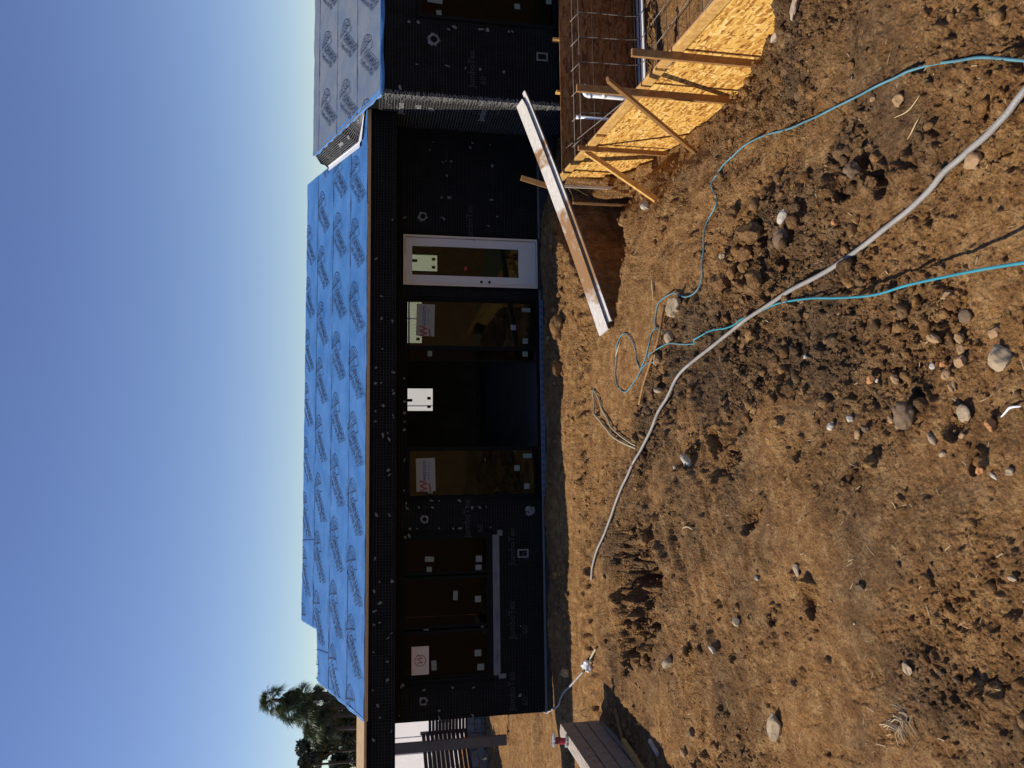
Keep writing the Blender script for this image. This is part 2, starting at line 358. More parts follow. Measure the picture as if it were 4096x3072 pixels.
# ------------------------------------------------------------------ ground: control heights
# photo x, photo y, z, clodiness, tone(0 orange .. 1 grey brown)
CT = [(2175,1000,-.04,.3,.2),(2175,1500,-.04,.3,.2),(2175,2000,-.04,.3,.2),(2175,2500,-.06,.3,.2),
 (2215,1000,-.08,.7,.1),(2215,1400,-.08,.7,.1),(2215,1800,-.08,.3,.1),(2215,2300,-.09,.3,.1),(2215,2700,-.12,.4,.2),
 (2280,1100,-.13,.6,.1),(2275,1500,-.13,.15,.0),(2275,1900,-.13,.05,.05),(2275,2300,-.14,.05,.1),(2290,2700,-.18,.05,.1),
 (2325,1500,-.2,.8,.1),(2325,1900,-.2,.85,.2),(2325,2300,-.2,.6,.2),(2340,2700,-.24,.05,.1),
 (2390,1500,-.26,.3,.1),(2390,1900,-.26,.4,.2),(2370,2300,-.26,.05,.1),(2360,2500,-.26,.1,.1),
 (2470,1450,-.34,.15,0),(2480,1700,-.34,.4,.2),(2470,2000,-.33,.6,.6),(2400,2350,-.32,.6,.6),
 (2500,1150,-.42,.3,0),(2480,900,-.55,.5,.1),(2400,740,-.72,.8,.15),(2560,760,-.85,.6,.15),
 (2600,1000,-.55,.2,0),(2620,1200,-.42,.15,0),(2560,1400,-.36,.15,0),(2700,900,-.60,.3,.1),(2700,1100,-.50,.2,0),
 (2700,1350,-.38,.7,.6),(2640,1500,-.36,.8,.4),(2600,1750,-.34,.8,.8),(2700,1500,-.32,.6,1),(2800,1350,-.34,.6,.9),
 (2750,750,-.72,.55,.5),(2850,650,-.75,.6,.6),(2870,520,-.95,.8,.5),(2800,800,-.62,.4,.2),(2850,1000,-.46,.3,0),
 (2517,691,-1.12,.6,.2),(2622,640,-1.25,.7,.3),(2716,585,-1.38,.7,.3),(2760,510,-1.30,.8,.4),(2820,470,-1.34,.8,.5),
 (2885,390,-1.33,.8,.5),(2955,330,-1.33,.8,.5),(3010,225,-1.2,.8,.5),(3034,135,-1.05,.8,.5),(3060,40,-.9,.9,.6),
 (3100,260,-.85,.85,.7),(3140,60,-.6,.9,.7),(3060,430,-.75,.7,.6),(3000,560,-.62,.3,.3),(3200,350,-.5,.8,.6),(3250,150,-.42,.8,.5),
 (3350,300,-.3,.4,.4),(3500,100,-.2,.3,.4),(3600,400,-.2,.25,.4),(3800,150,-.12,.3,.4),(4090,60,-.1,.35,.3),(4090,500,-.05,.3,.1),
 (3100,600,-.45,.3,.1),(3300,560,-.35,.2,.3),(2950,800,-.48,.25,0),(2950,980,-.40,1,.5),(3080,900,-.36,1,.5),(3050,1100,-.34,1.1,.6),
 (3350,700,-.26,1,.6),(3250,850,-.30,.9,.6),(3500,800,-.22,.4,.4),(3400,1100,-.22,1,.7),(3250,1000,-.28,1,.6),
 (3700,700,-.16,.5,.3),(3900,500,-.12,.4,.2),(3600,1000,-.16,.3,.3),(3850,900,-.1,.2,.05),(4090,900,-.05,.1,0),
 (3300,1250,-.24,.7,.7),(3600,1250,-.15,.6,.5),(3800,1350,-.12,1,.4),(3950,1150,-.08,.15,.1),(4090,1300,-.05,.15,.1),
 (2960,1300,-.30,.8,.8),(3000,1500,-.20,.8,.9),(3300,1500,-.18,.9,.8),(3600,1550,-.14,1,.6),(3880,1560,-.10,.7,.4),(4090,1600,-.05,.4,.3),
 (2850,1500,-.25,.5,.9),(2750,1700,-.18,.2,.4),(2900,1750,-.08,.25,.3),(3050,1750,-.08,.2,.3),(3200,1700,-.10,.4,.5),
 (2620,1950,-.15,.2,.4),(2750,1980,0.02,.25,.4),(2900,2000,.02,.3,.4),(3100,2050,.0,.3,.4),(3350,1850,-.08,.4,.5),
 (2500,2150,-.28,.6,.5),(2580,2080,-.16,.7,.5),(2560,2250,-.42,1.1,.5),(2480,2300,-.40,1,.5),(2600,2330,-.38,1.1,.5),(2520,2450,-.45,1.1,.5),
 (2430,2450,-.32,.6,.5),(2440,2250,-.32,.6,.6),(2480,2560,-.42,.9,.5),(2570,2520,-.30,.8,.5),(2640,2150,-.06,.6,.5),(2680,2300,0,.5,.4),(2670,2450,-.02,.5,.4),
 (2560,2640,-.28,.4,.3),(2480,2680,-.34,.4,.3),(2650,2620,-.12,.4,.5),(2800,2300,.03,.35,.4),(2800,2600,0,.45,.5),(2750,2850,-.1,.35,.2),
 (2650,2850,-.25,.3,.2),(2560,2800,-.38,.4,.3),(2500,2950,-.42,.5,.3),(2620,3020,-.38,.4,.3),(2780,3020,-.22,.3,.2),(2420,2760,-.38,.2,.2),
 (3000,2300,.03,.4,.5),(3000,2600,0,.5,.4),(3000,2900,-.05,.4,.3),(3200,2200,.02,.3,.4),(3200,2500,.02,.5,.4),(3200,2800,0,.35,.3),(3200,3040,-.05,.25,.3),
 (3450,2100,0,.4,.4),(3450,2450,.02,.3,.4),(3450,2800,.02,.2,.3),(3700,1800,-.06,.5,.4),(3700,2150,0,.4,.5),(3750,2500,.02,.4,.3),(3750,2700,.02,.7,.5),(3700,3000,.02,.25,.3),
 (4090,1900,-.02,.3,.3),(4090,2300,0,.5,.4),(4090,2700,.02,.45,.4),(4090,3050,.03,.4,.4),
 (2000,3000,-.22,.2,.1),(2100,2900,-.24,.2,.1),(2200,3000,-.28,.2,.1),(1955,2900,-.18,.3,.1)]
cx = []; cz = []
for x, y, z, c, t in CT:
    P = on(x, y, 'Z', z); cx.append((P[0], P[1])); cz.append((z, c, min(1, t)))
for P in ((-8,9),(-14,5),(-8,3),(8,3),(0,4),(14,3),(9,-3),(8,-9),(-6,-9),(-9,-5),(3,-12),(-3,-12.5),(0,-12.5),(12,-8),(-12,12),(0,12),(12,12)):
    cx.append(P); cz.append((-.22 if P[1] > -4 else -.1, .3, .3))
cx = np.array(cx); cz = np.array(cz)
def macro_raw(X, Y):
    """gaussian-ish local regression of the control heights (normalised)"""
    out = np.zeros(X.shape+(3,)); W = np.zeros(X.shape)
    for (px, py), v in zip(cx, cz):
        sc = .06*max(3.0, (py+D))            # points are sparser far away
        d2 = ((X-px)**2+(Y-py)**2)/(sc*sc)
        w = 1/(d2*d2+.15*d2+.02)
        W += w; out += w[..., None]*v
    return out/W[..., None]
GX = np.linspace(-16, 16, 481); GY = np.linspace(-12.9, 13, 391)
_gx, _gy = np.meshgrid(GX, GY, indexing='ij'); MAC = macro_raw(_gx, _gy)
def bil(A, X, Y):
    fx = np.clip((X-GX[0])/(GX[1]-GX[0]), 0, len(GX)-1.001); fy = np.clip((Y-GY[0])/(GY[1]-GY[0]), 0, len(GY)-1.001)
    i = fx.astype(int); j = fy.astype(int); a = (fx-i)[..., None]; b = (fy-j)[..., None]
    return A[i, j]*(1-a)*(1-b)+A[i+1, j]*a*(1-b)+A[i, j+1]*(1-a)*b+A[i+1, j+1]*a*b
# form corner and direction of its left panel
FP1 = np.array([4.797, -1.42]); FP2 = np.array([4.30, -7.34]); fd = (FP2-FP1)/np.linalg.norm(FP2-FP1)
FP3 = FP1+fd*9.0
def form_x(Y): return FP1[0]+(Y-FP1[1])*fd[0]/fd[1]
TR = [(1.95,-3.22),(3.1,-3.3),(3.42,-3.1),(3.75,-2.72),(4.0,-2.45),(4.15,-2.4),(4.62,-1.0),(4.0,-.95),(3.3,-1.75),(2.6,-2.45)]   # trench outline
HOLPX = [(2455,2150,.16,.10,.3,.14),(2500,2130,.12,.1,0,.12),(2590,2100,.16,.09,.8,.16),(2470,2260,.22,.13,.1,.18),(2460,2420,.34,.20,.2,.24),(2500,2560,.30,.16,-.3,.22),(2560,2500,.2,.13,.4,.16),
 (2620,2210,.22,.15,-.5,.22),(2670,2290,.26,.13,-.8,.20),(2650,2400,.16,.12,0,.16),(2650,2490,.14,.1,.3,.15),(2580,2330,.22,.12,.5,.14),(2540,2400,.15,.1,0,.12),
 (2870,1770,.14,.09,.9,.10),(2930,1850,.20,.08,-.9,.09),(3050,2060,.16,.07,-.9,.08),(2750,2110,.12,.05,-.8,.07),
 (2900,880,.16,.10,.4,.12),(2960,950,.15,.1,.2,.14),(3030,980,.14,.10,.5,.15),(2930,1090,.13,.09,.2,.12),(3050,1060,.12,.08,.3,.12),(3100,900,.12,.08,0,.10),
 (2990,1170,.12,.07,.4,.10),(3420,660,.12,.07,.4,.10),(3460,730,.10,.06,.2,.09),(3300,730,.12,.07,.5,.09),(2940,1440,.14,.08,.3,.12),(2870,1500,.1,.06,.2,.08),
 (3110,1530,.1,.06,.5,.08),(3200,1805,.07,.04,0,.07),(3430,1905,.05,.03,0,.05),(3690,1620,.10,.07,.4,.08),(3830,1700,.07,.05,0,.05),(3940,1855,.05,.035,0,.06),
 (3780,2700,.12,.07,-.3,.07),(3850,2760,.09,.06,0,.06),(4060,2310,.09,.07,.2,.06),(3290,2400,.09,.06,.2,.05),(3130,2460,.08,.05,-.9,.05),(2960,2600,.08,.05,-.5,.06),(2800,2560,.1,.06,-.4,.06),(2740,2650,.07,.05,0,.06),(2800,2930,.09,.05,-.4,.07),
 (2760,1490,.1,.05,.2,.06),(2700,1400,.09,.06,.4,.09),(2640,1470,.09,.06,.4,.10),(2620,1640,.1,.07,.4,.10),(2580,1700,.09,.06,.4,.08),(2720,1330,.08,.05,.2,.07)]
HOL = [(*on(x, y, 'Z', -.25 if x < 2700 else -.08)[:2], a*1.15, b*(1.5 if 2400 < x < 2700 and y > 2000 else 1.2), c, d*(1.0 if x < 2700 else .9 if x < 3500 else .4)) for x, y, a, b, c, d in HOLPX if not (x > 3600 and y > 2200)]
HOLLOW = [tuple(on(x, y, 'Z', -.2)[:2]) for x, y in ((2428,2180),(2475,2085),(2560,2060),(2650,2110),(2700,2230),(2690,2330),(2650,2450),(2630,2560),(2560,2650),(2450,2650),(2425,2500),(2415,2330))]
def poly_sd(X, Y, P):
    inside = np.zeros(X.shape, bool); dm = np.full(X.shape, 1e9); n = len(P)
    for i in range(n):
        x0, y0 = P[i]; x1, y1 = P[(i+1) % n]; dx, dy = x1-x0, y1-y0
        t = np.clip(((X-x0)*dx+(Y-y0)*dy)/(dx*dx+dy*dy), 0, 1)
        dm = np.minimum(dm, (X-x0-t*dx)**2+(Y-y0-t*dy)**2)
        c = ((y0 > Y) != (y1 > Y)) & (X < (x1-x0)*(Y-y0)/(y1-y0+1e-12)+x0); inside ^= c
    d = np.sqrt(dm); return np.where(inside, -d, d)
def sst(a, b, x): t = np.clip((x-a)/(b-a), 0, 1); return t*t*(3-2*t)
def ground_field(X, Y, detail=True):
    mv = bil(MAC, X, Y); z = mv[..., 0].copy(); c = mv[..., 1]; tone = mv[..., 2].copy()
    fgd = sst(-7.6, -8.6, Y)*sst(.9, .2, X); c = c*(1-.22*fgd)
    c = np.clip(c+.25*fbm(X, Y, 1.1, 5, 3), .02, 1.3)
    z += .035*fbm(X, Y, .7, 9, 3)*np.clip(c+.2, 0, 1)
    # trench
    wob = .05*fbm(X, Y, 4, 31, 3)
    sd = poly_sd(X, Y, TR)+wob
    k = sst(.03, -.06, sd); z = z*(1-k)+(-2.2+.1*fbm(X, Y, 3, 3, 3))*k; c = c*(1-k)+.5*k
    # dug hollows with crumbling edges
    for (hx, hy, ra, rb, an, dp) in HOL:
        m_ = (np.abs(X-hx) < 1.2) & (np.abs(Y-hy) < 1.2)
        if not m_.any(): continue
        xs = X[m_]-hx; ys = Y[m_]-hy; a_ = xs*math.cos(an)+ys*math.sin(an); b_ = -xs*math.sin(an)+ys*math.cos(an)
        q = np.sqrt((a_/ra)**2+(b_/rb)**2)+.32*fbm(X[m_], Y[m_], 5.5, 40, 3)
        kq = sst(1.05, .80, q); z[m_] -= kq*dp*(1+.4*fbm(X[m_], Y[m_], 3, 44, 2)); z[m_] += .035*np.exp(-((q-1.22)/.16)**2); c[m_] = np.maximum(c[m_], kq*1.2)
    sh = poly_sd(X, Y, HOLLOW)+.13*fbm(X, Y, 2.6, 141, 4, .6)
    kh = sst(.02, -.05, sh); rg = fbm(X, Y, 3.3, 151, 4, .62)
    z -= kh*(.17+.17*rg+.10*np.floor(2.2*fbm(X, Y, 2.1, 161, 2))); z += .05*np.exp(-((sh-.06)/.06)**2)*(1-kh); c = np.maximum(c, 1.2*kh)
    # pit inside the form
    wx = X-form_x(Y); inp = (Y < -1.44)
    k2 = (wx > -.03) & inp
    z = np.where(k2, -1.56+.02*fbm(X, Y, 2, 4, 3), z); c = np.where(k2, .25, c)
    k3 = (wx > -.1) & (Y >= -1.44) & (Y < -.9); z = np.where(k3 & (X > 4.75), -.25, z)
    # under the house slab
    if detail:
        f = np.clip(.15+c, 0, 1.2)
        z = z + .026*f*fbm(X, Y, 4.5, 51, 3)+.015*f*fbm(X, Y, 17, 61, 3, .65)+.006*(.35+f)*fbm(X, Y, 47, 71, 3, .75)
        pk = fbm(X, Y, 13, 77, 3, .6); z -= .055*f*np.clip(pk-.35, 0, 1)
        rid = 1-np.abs(fbm(X*1.0, Y*1.0, 9, 81, 2)); z += .012*np.clip(c-.35, 0, 1)*rid
        # tracked and scraped streaks across the smooth mound
        u = X*.80+Y*.60; w = -X*.60+Y*.80
        mk_ = sst(-7.9, -7.0, Y)*sst(-4.6, -5.4, Y)*sst(-2.6, -1.6, X)*sst(2.6, 1.6, X)
        z += mk_*.048*fbm(u*.26, w*2.4, 2.6, 91, 4, .55)
        # tyre ruts running along the house
        rut = Y+2.05+.12*np.sin(X*.7)
        r1 = np.exp(-(rut/.20)**2); z += r1*(-.05+.04*np.sin(X*19+5*vnoise(X, Y, 3, 2))+.05*fbm(X, Y, 8, 8, 4, .6))
        r2 = np.exp(-((rut-.62)/.22)**2); z += r2*(-.015+.006*np.sin(X*55+18*np.abs(rut-.62)))
        r3 = np.exp(-((rut-.05+.55)/.14)**2); z += r3*(-.012+.005*np.sin(X*48-20*np.abs(rut+.5)))
    return z, c, tone
NR, NC = 980, 860
inv = np.linspace(1/1.9, 1/23.5, NR); dist = 1/inv
kk = np.linspace(-.72, .88, NC)
Yg = (dist-D)[:, None]*np.ones(NC)[None, :]; Xg = dist[:, None]*kk[None, :]
Zg, Cg, Tg = ground_field(Xg, Yg)
# shoe prints pressed into the soft dirt
def press(cx_, cy_, ang, sgn=1):
    L = .30; 
    i0 = np.searchsorted(dist-D, cy_-.25); i1 = np.searchsorted(dist-D, cy_+.25)
    if i1 <= i0: return
    xs = Xg[i0:i1]; ys = Yg[i0:i1]; a = (xs-cx_)*math.cos(ang)+(ys-cy_)*math.sin(ang); b = -(xs-cx_)*math.sin(ang)+(ys-cy_)*math.cos(ang)
    w = .052-.012*np.cos(a/L*5); msk = sst(1.12, .88, np.sqrt((a/(L/2))**2+(b/w)**2))
    base = Zg[i0:i1]*msk*.0
    Zg[i0:i1] += msk*(-.010+.0045*np.sign(np.sin(a*130+np.abs(b)*60)))+.004*np.exp(-((np.sqrt((a/(L/2))**2+(b/w)**2)-1.2)/.12)**2)
    Tg[i0:i1] -= msk*.12
for x, y, a in ((3500,230,.3),(3560,250,.1),(3640,290,.2),(3700,340,.9),(3960,40,.8),(3350,450,.4),(3590,930,.6),(3540,960,.7),(3560,2500,-1.3),(3590,2540,-1.2),(3480,2680,-1.0),(3520,2720,-1.1),
                (3560,2930,-1.2),(3610,2950,-1.3),(3110,2760,-1.3),(3060,3010,-1.4),(3420,3020,-1.4),(3700,2480,-1.2),(3850,2420,-1.2),(3150,2700,-1.2),(3580,2390,-1.1),(3900,2100,-.6),(3480,2790,-1.4),
                (3010,640,.2),(3080,640,.4),(2990,650,.1),(3350,440,.5),(3950,1610,.3),(3980,1900,-.4),(3250,2880,-1.2),(3330,3000,-1.3),(3830,2990,-1.3)):
    P = on(x, y, 'Z', -.03 if y > 1500 else -.25); press(P[0], P[1], a)
# clod bumps stamped into the sheet
def stamp(cx_, cy_, r, hgt, seed):
    d = cy_+D
    j0 = np.searchsorted(kk, (cx_-r)/d-.002); j1 = np.searchsorted(kk, (cx_+r)/d+.002)
    i0 = np.searchsorted(dist, d-r); i1 = np.searchsorted(dist, d+r)
    if i1-i0 < 2 or j1-j0 < 2: return
    xs = Xg[i0:i1, j0:j1]-cx_; ys = Yg[i0:i1, j0:j1]-cy_
    an = np.arctan2(ys, xs); rr = r*(1+.22*np.sin(an*2+seed)+.14*np.sin(an*3+seed*2.3)+.08*np.sin(an*5+seed*5))
    q = np.clip(1-(xs*xs+ys*ys)/(rr*rr*.72), 0, 1); Zg[i0:i1, j0:j1] += hgt*r*np.minimum(np.sqrt(q), .62+.1*math.sin(seed))
N1 = 22000
dd = 1/RNG.uniform(1/2.2, 1/15.0, N1) if False else RNG.uniform(2.2, 13.0, N1)
kx = RNG.uniform(kk[0], kk[-1], N1); PX = kx*dd; PY = dd-D
_, pc, _ = ground_field(PX, PY, False)
siz = .008*(1-RNG.random(N1))**(-.42)
keep = (RNG.random(N1) < np.clip(pc-.12, .03, 1)) & ~((PX > 4.3) & (PY < -1.3))
for i in np.nonzero(keep)[0]:
    stamp(PX[i], PY[i], min(siz[i]*(1.3+.5*pc[i]), .085), .95, RNG.random()*6.28)
V = np.stack([Xg, Yg, Zg], -1).reshape(-1, 3)
idx = np.arange(NR*NC).reshape(NR, NC)
Fq = np.stack([idx[:-1, :-1], idx[:-1, 1:], idx[1:, 1:], idx[1:, :-1]], -1).reshape(-1, 4)
def fast_mesh(name, V, F, k):
    me = bpy.data.meshes.new(name); me.vertices.add(len(V)); me.vertices.foreach_set('co', V.astype(np.float32).ravel())
    me.loops.add(F.size); me.loops.foreach_set('vertex_index', F.astype(np.int32).ravel())
    me.polygons.add(len(F)); me.polygons.foreach_set('loop_start', np.arange(0, F.size, k, dtype=np.int32))
    me.update(calc_edges=True); return me
me = fast_mesh('ground', V, Fq, 4)
me.polygons.foreach_set('use_smooth', np.ones(len(Fq), bool))
at = me.attributes.new('tone', 'FLOAT', 'POINT'); at.data.foreach_set('value', np.clip(Tg*.9, 0, 1).astype(np.float32).ravel())
at = me.attributes.new('rough', 'FLOAT', 'POINT'); at.data.foreach_set('value', np.clip(Cg, 0, 1).astype(np.float32).ravel())
me.materials.append(M['dirt']); g = bpy.data.objects.new('ground', me); COL.objects.link(g); g['kind'] = 'structure'
# surrounding land out to the horizon
mb = MB()
Y1 = 23.5-D
def tri_quad(a, b, c, d): mb.add([a, b, c, d], [(0, 1, 2, 3)])
zl = -.25
L0 = (kk[0]*1.9, 1.9-D); L1 = (kk[0]*23.5, Y1); R0_ = (kk[-1]*1.9, 1.9-D); R1_ = (kk[-1]*23.5, Y1)
tri_quad((*L1, zl), (*R1_, zl), (700, 900, zl), (-700, 900, zl))
tri_quad((*L0, zl+.15), (*L1, zl), (-700, 900, zl), (-700, -300, zl))
tri_quad((*R1_, zl), (*R0_, zl+.15), (700, -300, zl), (700, 900, zl))
tri_quad((*R0_, zl+.15), (*L0, zl+.15), (-700, -300, zl), (700, -300, zl))
fo2 = mb.build('land', M['dirt'], loc=(0, 0, zl)); fo2['kind'] = 'structure'
def gz(X, Y):
    d = Y+D; 
    if d < dist[0] or d > dist[-1]: return -.25
    fi = (1/d-inv[0])/(inv[1]-inv[0]); fj = (X/d-kk[0])/(kk[1]-kk[0])
    i = int(min(max(fi, 0), NR-2)); j = int(min(max(fj, 0), NC-2)); return float(Zg[i, j])
def hit(x, y, lift=0.0):
    """where the line of sight of a photo point meets the ground"""
    d = ray(x, y); t = 1.5
    while t < 40:
        P = CP+d*t
        if P[2] < gz(P[0], P[1])+lift: break
        t += .02
    return CP+d*t
def px_m(P): return float(np.dot(np.asarray(P)-CP, FW))/FPX      # metres per photo pixel at P

# ------------------------------------------------------------------ rocks
ico = {}
def icos(n):
    if n not in ico:
        bm = bmesh.new(); bmesh.ops.create_icosphere(bm, subdivisions=n, radius=1)
        ico[n] = (np.array([v.co[:] for v in bm.verts]), [tuple(v.index for v in f.verts) for f in bm.faces]); bm.free()
    return ico[n]
def rock_verts(n, seed, ang=.35, sq=(1, .8, .7)):
    v, f = icos(n); r = np.random.default_rng(seed); V = v.copy()
    for _ in range(7):      # chop flats
        a = r.normal(size=3); a /= np.linalg.norm(a); h = r.uniform(.55, .9); d = V@a; V -= np.outer(np.clip(d-h, 0, 9), a)
    V *= (1+ang*.35*(vnoise(V[:, 0]*2+seed, V[:, 1]*2+V[:, 2]*1.7, 1.3, seed)))[:, None]
    return V*np.array(sq), f
def rock(x, y, size, mat, label, sq=(1, .8, .6), rot=None, sink=.25, name='rock', n=3, cat='rock', group=None, seed=None):
    seed = seed if seed is not None else int(x*7+y); r = random.Random(seed)
    P = hit(x, y); s = size*px_m(P)/2
    V, f = rock_verts(n, seed, sq=sq)
    rot = rot if rot is not None else r.uniform(0, 6.28); ca, sa = math.cos(rot), math.sin(rot)
    V = np.stack([V[:, 0]*ca-V[:, 1]*sa, V[:, 0]*sa+V[:, 1]*ca, V[:, 2]], -1)*s
    V[:, 2] += s*sq[2]*(1-2*sink)
    z = gz(P[0], P[1]); o = mk(name, V+np.array([P[0], P[1], z]), f, mat, loc=(P[0], P[1], z))
    return tag(o, label, cat, group)

# ------------------------------------------------------------------ the house
HX0, HX1, XW, YW = -4.49, 6.11, 6.11, -1.29
ZE, ZS, SL = 3.16, 2.66, .32          # eave top, soffit, main slope
house = empty('house', (0, 0, 0), 'single-storey house under construction, wrapped in black building paper with blue roof underlayment', 'house')
def wall_with_holes(mb, x0, x1, z0, z1, y0, y1, holes):
    xs = sorted({x0, x1, *[h[0] for h in holes], *[h[1] for h in holes]})
    for a, b in zip(xs[:-1], xs[1:]):
        hs = sorted([h for h in holes if h[0] <= a+1e-6 and h[1] >= b-1e-6], key=lambda h: h[2]); z = z0
        for h in hs:
            if h[2] > z: mb.box(a, b, y0, y1, z, h[2])
            z = h[3]
        if z < z1: mb.box(a, b, y0, y1, z, z1)
holes = [(3.15, 4.08, .02, 2.51), (-.70, 2.93, .0, 2.46), (-3.86, -1.30, .93, 2.55)]
mb = MB(); wall_with_holes(mb, HX0, HX1, 0, 3.0, 0, .15, holes); front = mb.build('wall', M['paper'], house)
mb = MB(); mb.box(HX0, HX0+.15, .152, 8, 0, 3.0); mb.build('side_wall', M['paper'], house)
mb = MB()
wall_with_holes(mb, HX0+.16, 12, 0, 2.64, 8, 8.15, [(1.33, 2.05, 1.24, 2.35), (3.27, 4.55, 1.55, 2.5), (5.38, 5.95, 1.10, 2.5)]); mb.build('back_wall', M['inter'], house)
mb = MB(); mb.box(HX0+.16, 12, .16, 8, -.1, .02); mb.build('floor', M['floor'], house)
mb = MB(); mb.box(HX0+.16, 12, .16, 7.99, 2.60, 2.64); mb.build('ceiling', M['inter'], house)
mb = MB(); mb.box(12, 12.15, -1.1, 8, 0, 2.9); mb.build('end_wall', M['paper'], house)
for q in ((-1.1, -1.0, 4.5),):
    mb = MB(); mb.box(q[0], q[1], .2, q[2], .02, 2.6); mb.build('partition', M['inter'], house)
# frosted pane seen right through the room, in its far wall
for (a, b, c, d_) in ((1.33, 2.05, 1.24, 2.35), (3.27, 4.55, 1.55, 2.5), (5.38, 5.95, 1.10, 2.5)):
    mb = MB(); 
    for q in ((a, a+.04, c, d_), (b-.04, b, c, d_), (a+.04, b-.04, c, c+.04), (a+.04, b-.04, d_-.04, d_)): mb.box(q[0], q[1], 8.02, 8.1, q[2], q[3])
    w = mb.build('back_window', M['frameblk'], house, loc=((a+b)/2, 8.05, c))
    mb = MB(); mb.box(a+.041, b-.041, 8.05, 8.056, c+.041, d_-.041); mb.build('pane', M['clear'], w)
    for q in ((.3, .38, .62, .78), (.12, .2, .1, .2), (.36, .44, .1, .2)):
        mb = MB(); mb.box(a+q[0], a+q[1], 8.03, 8.045, c+q[2], c+q[3]); mb.build('sticker', M['frameblk'], w)
# footing and screed
mb = MB(); mb.box(HX0+.01, HX1, .005, .14, -.35, 0); mb.build('footing', M['footing'], house)
mb = MB(); mb.box(HX0-.01, 3.12, -.018, -.003, -.035, 0.0); mb.box(4.1, HX1-.02, -.018, -.003, -.035, 0); mb.build('weep_screed', M['screed'], house)
# sill tape under the sliding door, patterned with small round marks
mb = MB(); mb.box(-.70, 2.93, -.024, -.004, -.075, -.003); tp = mb.build('sill_tape', M['tape'], house)
def text_mesh(s, size, extr=0, bold=0, shear=0, align='LEFT', res=2):
    cu = bpy.data.curves.new('txt', 'FONT'); cu.body = s; cu.size = size; cu.offset = bold; cu.shear = shear
    cu.align_x = align; cu.resolution_u = res; cu.fill_mode = 'BOTH'
    o = bpy.data.objects.new('txt', cu); COL.objects.link(o)
    dg = bpy.context.evaluated_depsgraph_get(); me = bpy.data.meshes.new_from_object(o.evaluated_get(dg))
    V = [tuple(v.co) for v in me.vertices]; F = [tuple(p.vertices) for p in me.polygons]
    bpy.data.objects.remove(o); bpy.data.meshes.remove(me); return V, F
def place2d(V, org, ex, ey, ez=None, lift=0):
    org = np.array(org, float); ex = np.array(ex, float); ey = np.array(ey, float)
    nrm = np.cross(ex, ey); nrm /= np.linalg.norm(nrm)
    return [org+ex*v[0]+ey*v[1]+nrm*lift for v in V]
V_, F_ = text_mesh('HJ', .045, bold=.002, align='CENTER'); first = None
for i in range(29):
    x = -.62+i*.122
    if first is None:
        mb = MB(); mb.add(place2d(V_, (x, -.0265, -.055), (1, 0, 0), (0, 0, 1)), F_)
        mb.add([(x+.028*math.cos(t)*s_, -.026, -.038+.028*math.sin(t)*s_) for s_ in (1, .82) for t in [k*math.pi/6 for k in range(12)]], [(k, (k+1) % 12, 12+(k+1) % 12, 12+k) for k in range(12)])
        first = mb.build('round_mark', M['ink'], tp, loc=(x, -.026, -.04))
    else:
        o = first.copy(); COL.objects.link(o); o.parent = tp; o.location.x += .122*i
# --- door
def framebox(mb, x0, x1, z0, z1, y0, y1, t, tb=None, tt=None):
    tb = t if tb is None else tb; tt = t if tt is None else tt
    mb.box(x0, x0+t, y0, y1, z0, z1); mb.box(x1-t, x1, y0, y1, z0, z1)
    mb.box(x0+t, x1-t, y0, y1, z0, z0+tb); mb.box(x0+t, x1-t, y0, y1, z1-tt, z1)
mb = MB(); framebox(mb, 3.15, 4.08, .02, 2.51, -.03, .12, .035, .02); dj = mb.build('door_frame', M['doorjamb'], house)
mb = MB(); framebox(mb, 3.19, 4.04, .045, 2.47, .0, .045, .155, .33, .12); dp = mb.build('door', M['doorwhite'], house, bevel=.003)
mb = MB(); mb.box(3.346, 3.884, .015, .022, .376, 2.349); mb.build('glass_pane', M['glass'], dp)
mb = MB()
for z in (1.08, .93):
    mb = MB(); mb.tube([(3.245, -.003, z), (3.245, .0, z)], .026, 14); mb.build('lock_hole', M['frameblk'], dp)

mb = MB(); mb.box(3.46, 3.52, .010, .014, 1.35, 1.39); mb.build('red_sticker', M['red'], dp)
# --- glazed units: black frame, glass, stickers
def unit(name, x0, x1, z0, z1, y, t, panes, mat='glass', sw=.05):
    mb = MB(); framebox(mb, x0, x1, z0, z1, y-.02, y+.1, t); f = mb.build(name, M['frameblk'], house)
    for k, (a, b, c, d_) in enumerate(panes):
        mb = MB(); framebox(mb, a, b, c, d_, y, y+.04, sw); mb.build('sash', M['frameblk'], f)
        mb = MB(); mb.box(a+sw, b-sw, y+.016, y+.022, c+sw, d_-sw); mb.build('pane', M[mat], f)
    return f
sd = unit('sliding_door', -.70, 2.93, .0, 2.46, .03, .03,
          [(-.668, .175, .035, 2.42), (2.02, 2.895, .035, 2.42)], sw=.028)
for q in ((.18, .215), (1.975, 2.015), (1.765, 1.80)):
    mb = MB(); mb.box(q[0], q[1], .02, .1, .035, 2.425); mb.build('stile', M['frameblk'], sd)
mb = MB(); mb.box(1.80, 1.975, .05, .056, .10, 2.38); mb.build('pane', M['glassdark'], sd)
win = unit('window', -3.86, -1.30, .93, 2.55, .03, .06,
          [(-3.80, -2.98, .98, 2.49), (-2.95, -2.06, .98, 2.49), (-2.03, -1.36, .98, 2.49)], 'glassdark')
ww = None
def sticker(p, x, z, w, h, mat='sticker', y=.03, parent=None, rot=0):
    mb = MB(); c, s_ = math.cos(rot), math.sin(rot)
    mb.add([(x+(a*c-b*s_), y, z+(a*s_+b*c)) for a, b in ((-w/2, -h/2), (w/2, -h/2), (w/2, h/2), (-w/2, h/2))], [(0, 1, 2, 3)])
    return mb.build('sticker', M[mat], parent)
def wxz(x, y): P = on(x, y, 'Y', .04); return P[0], P[2]
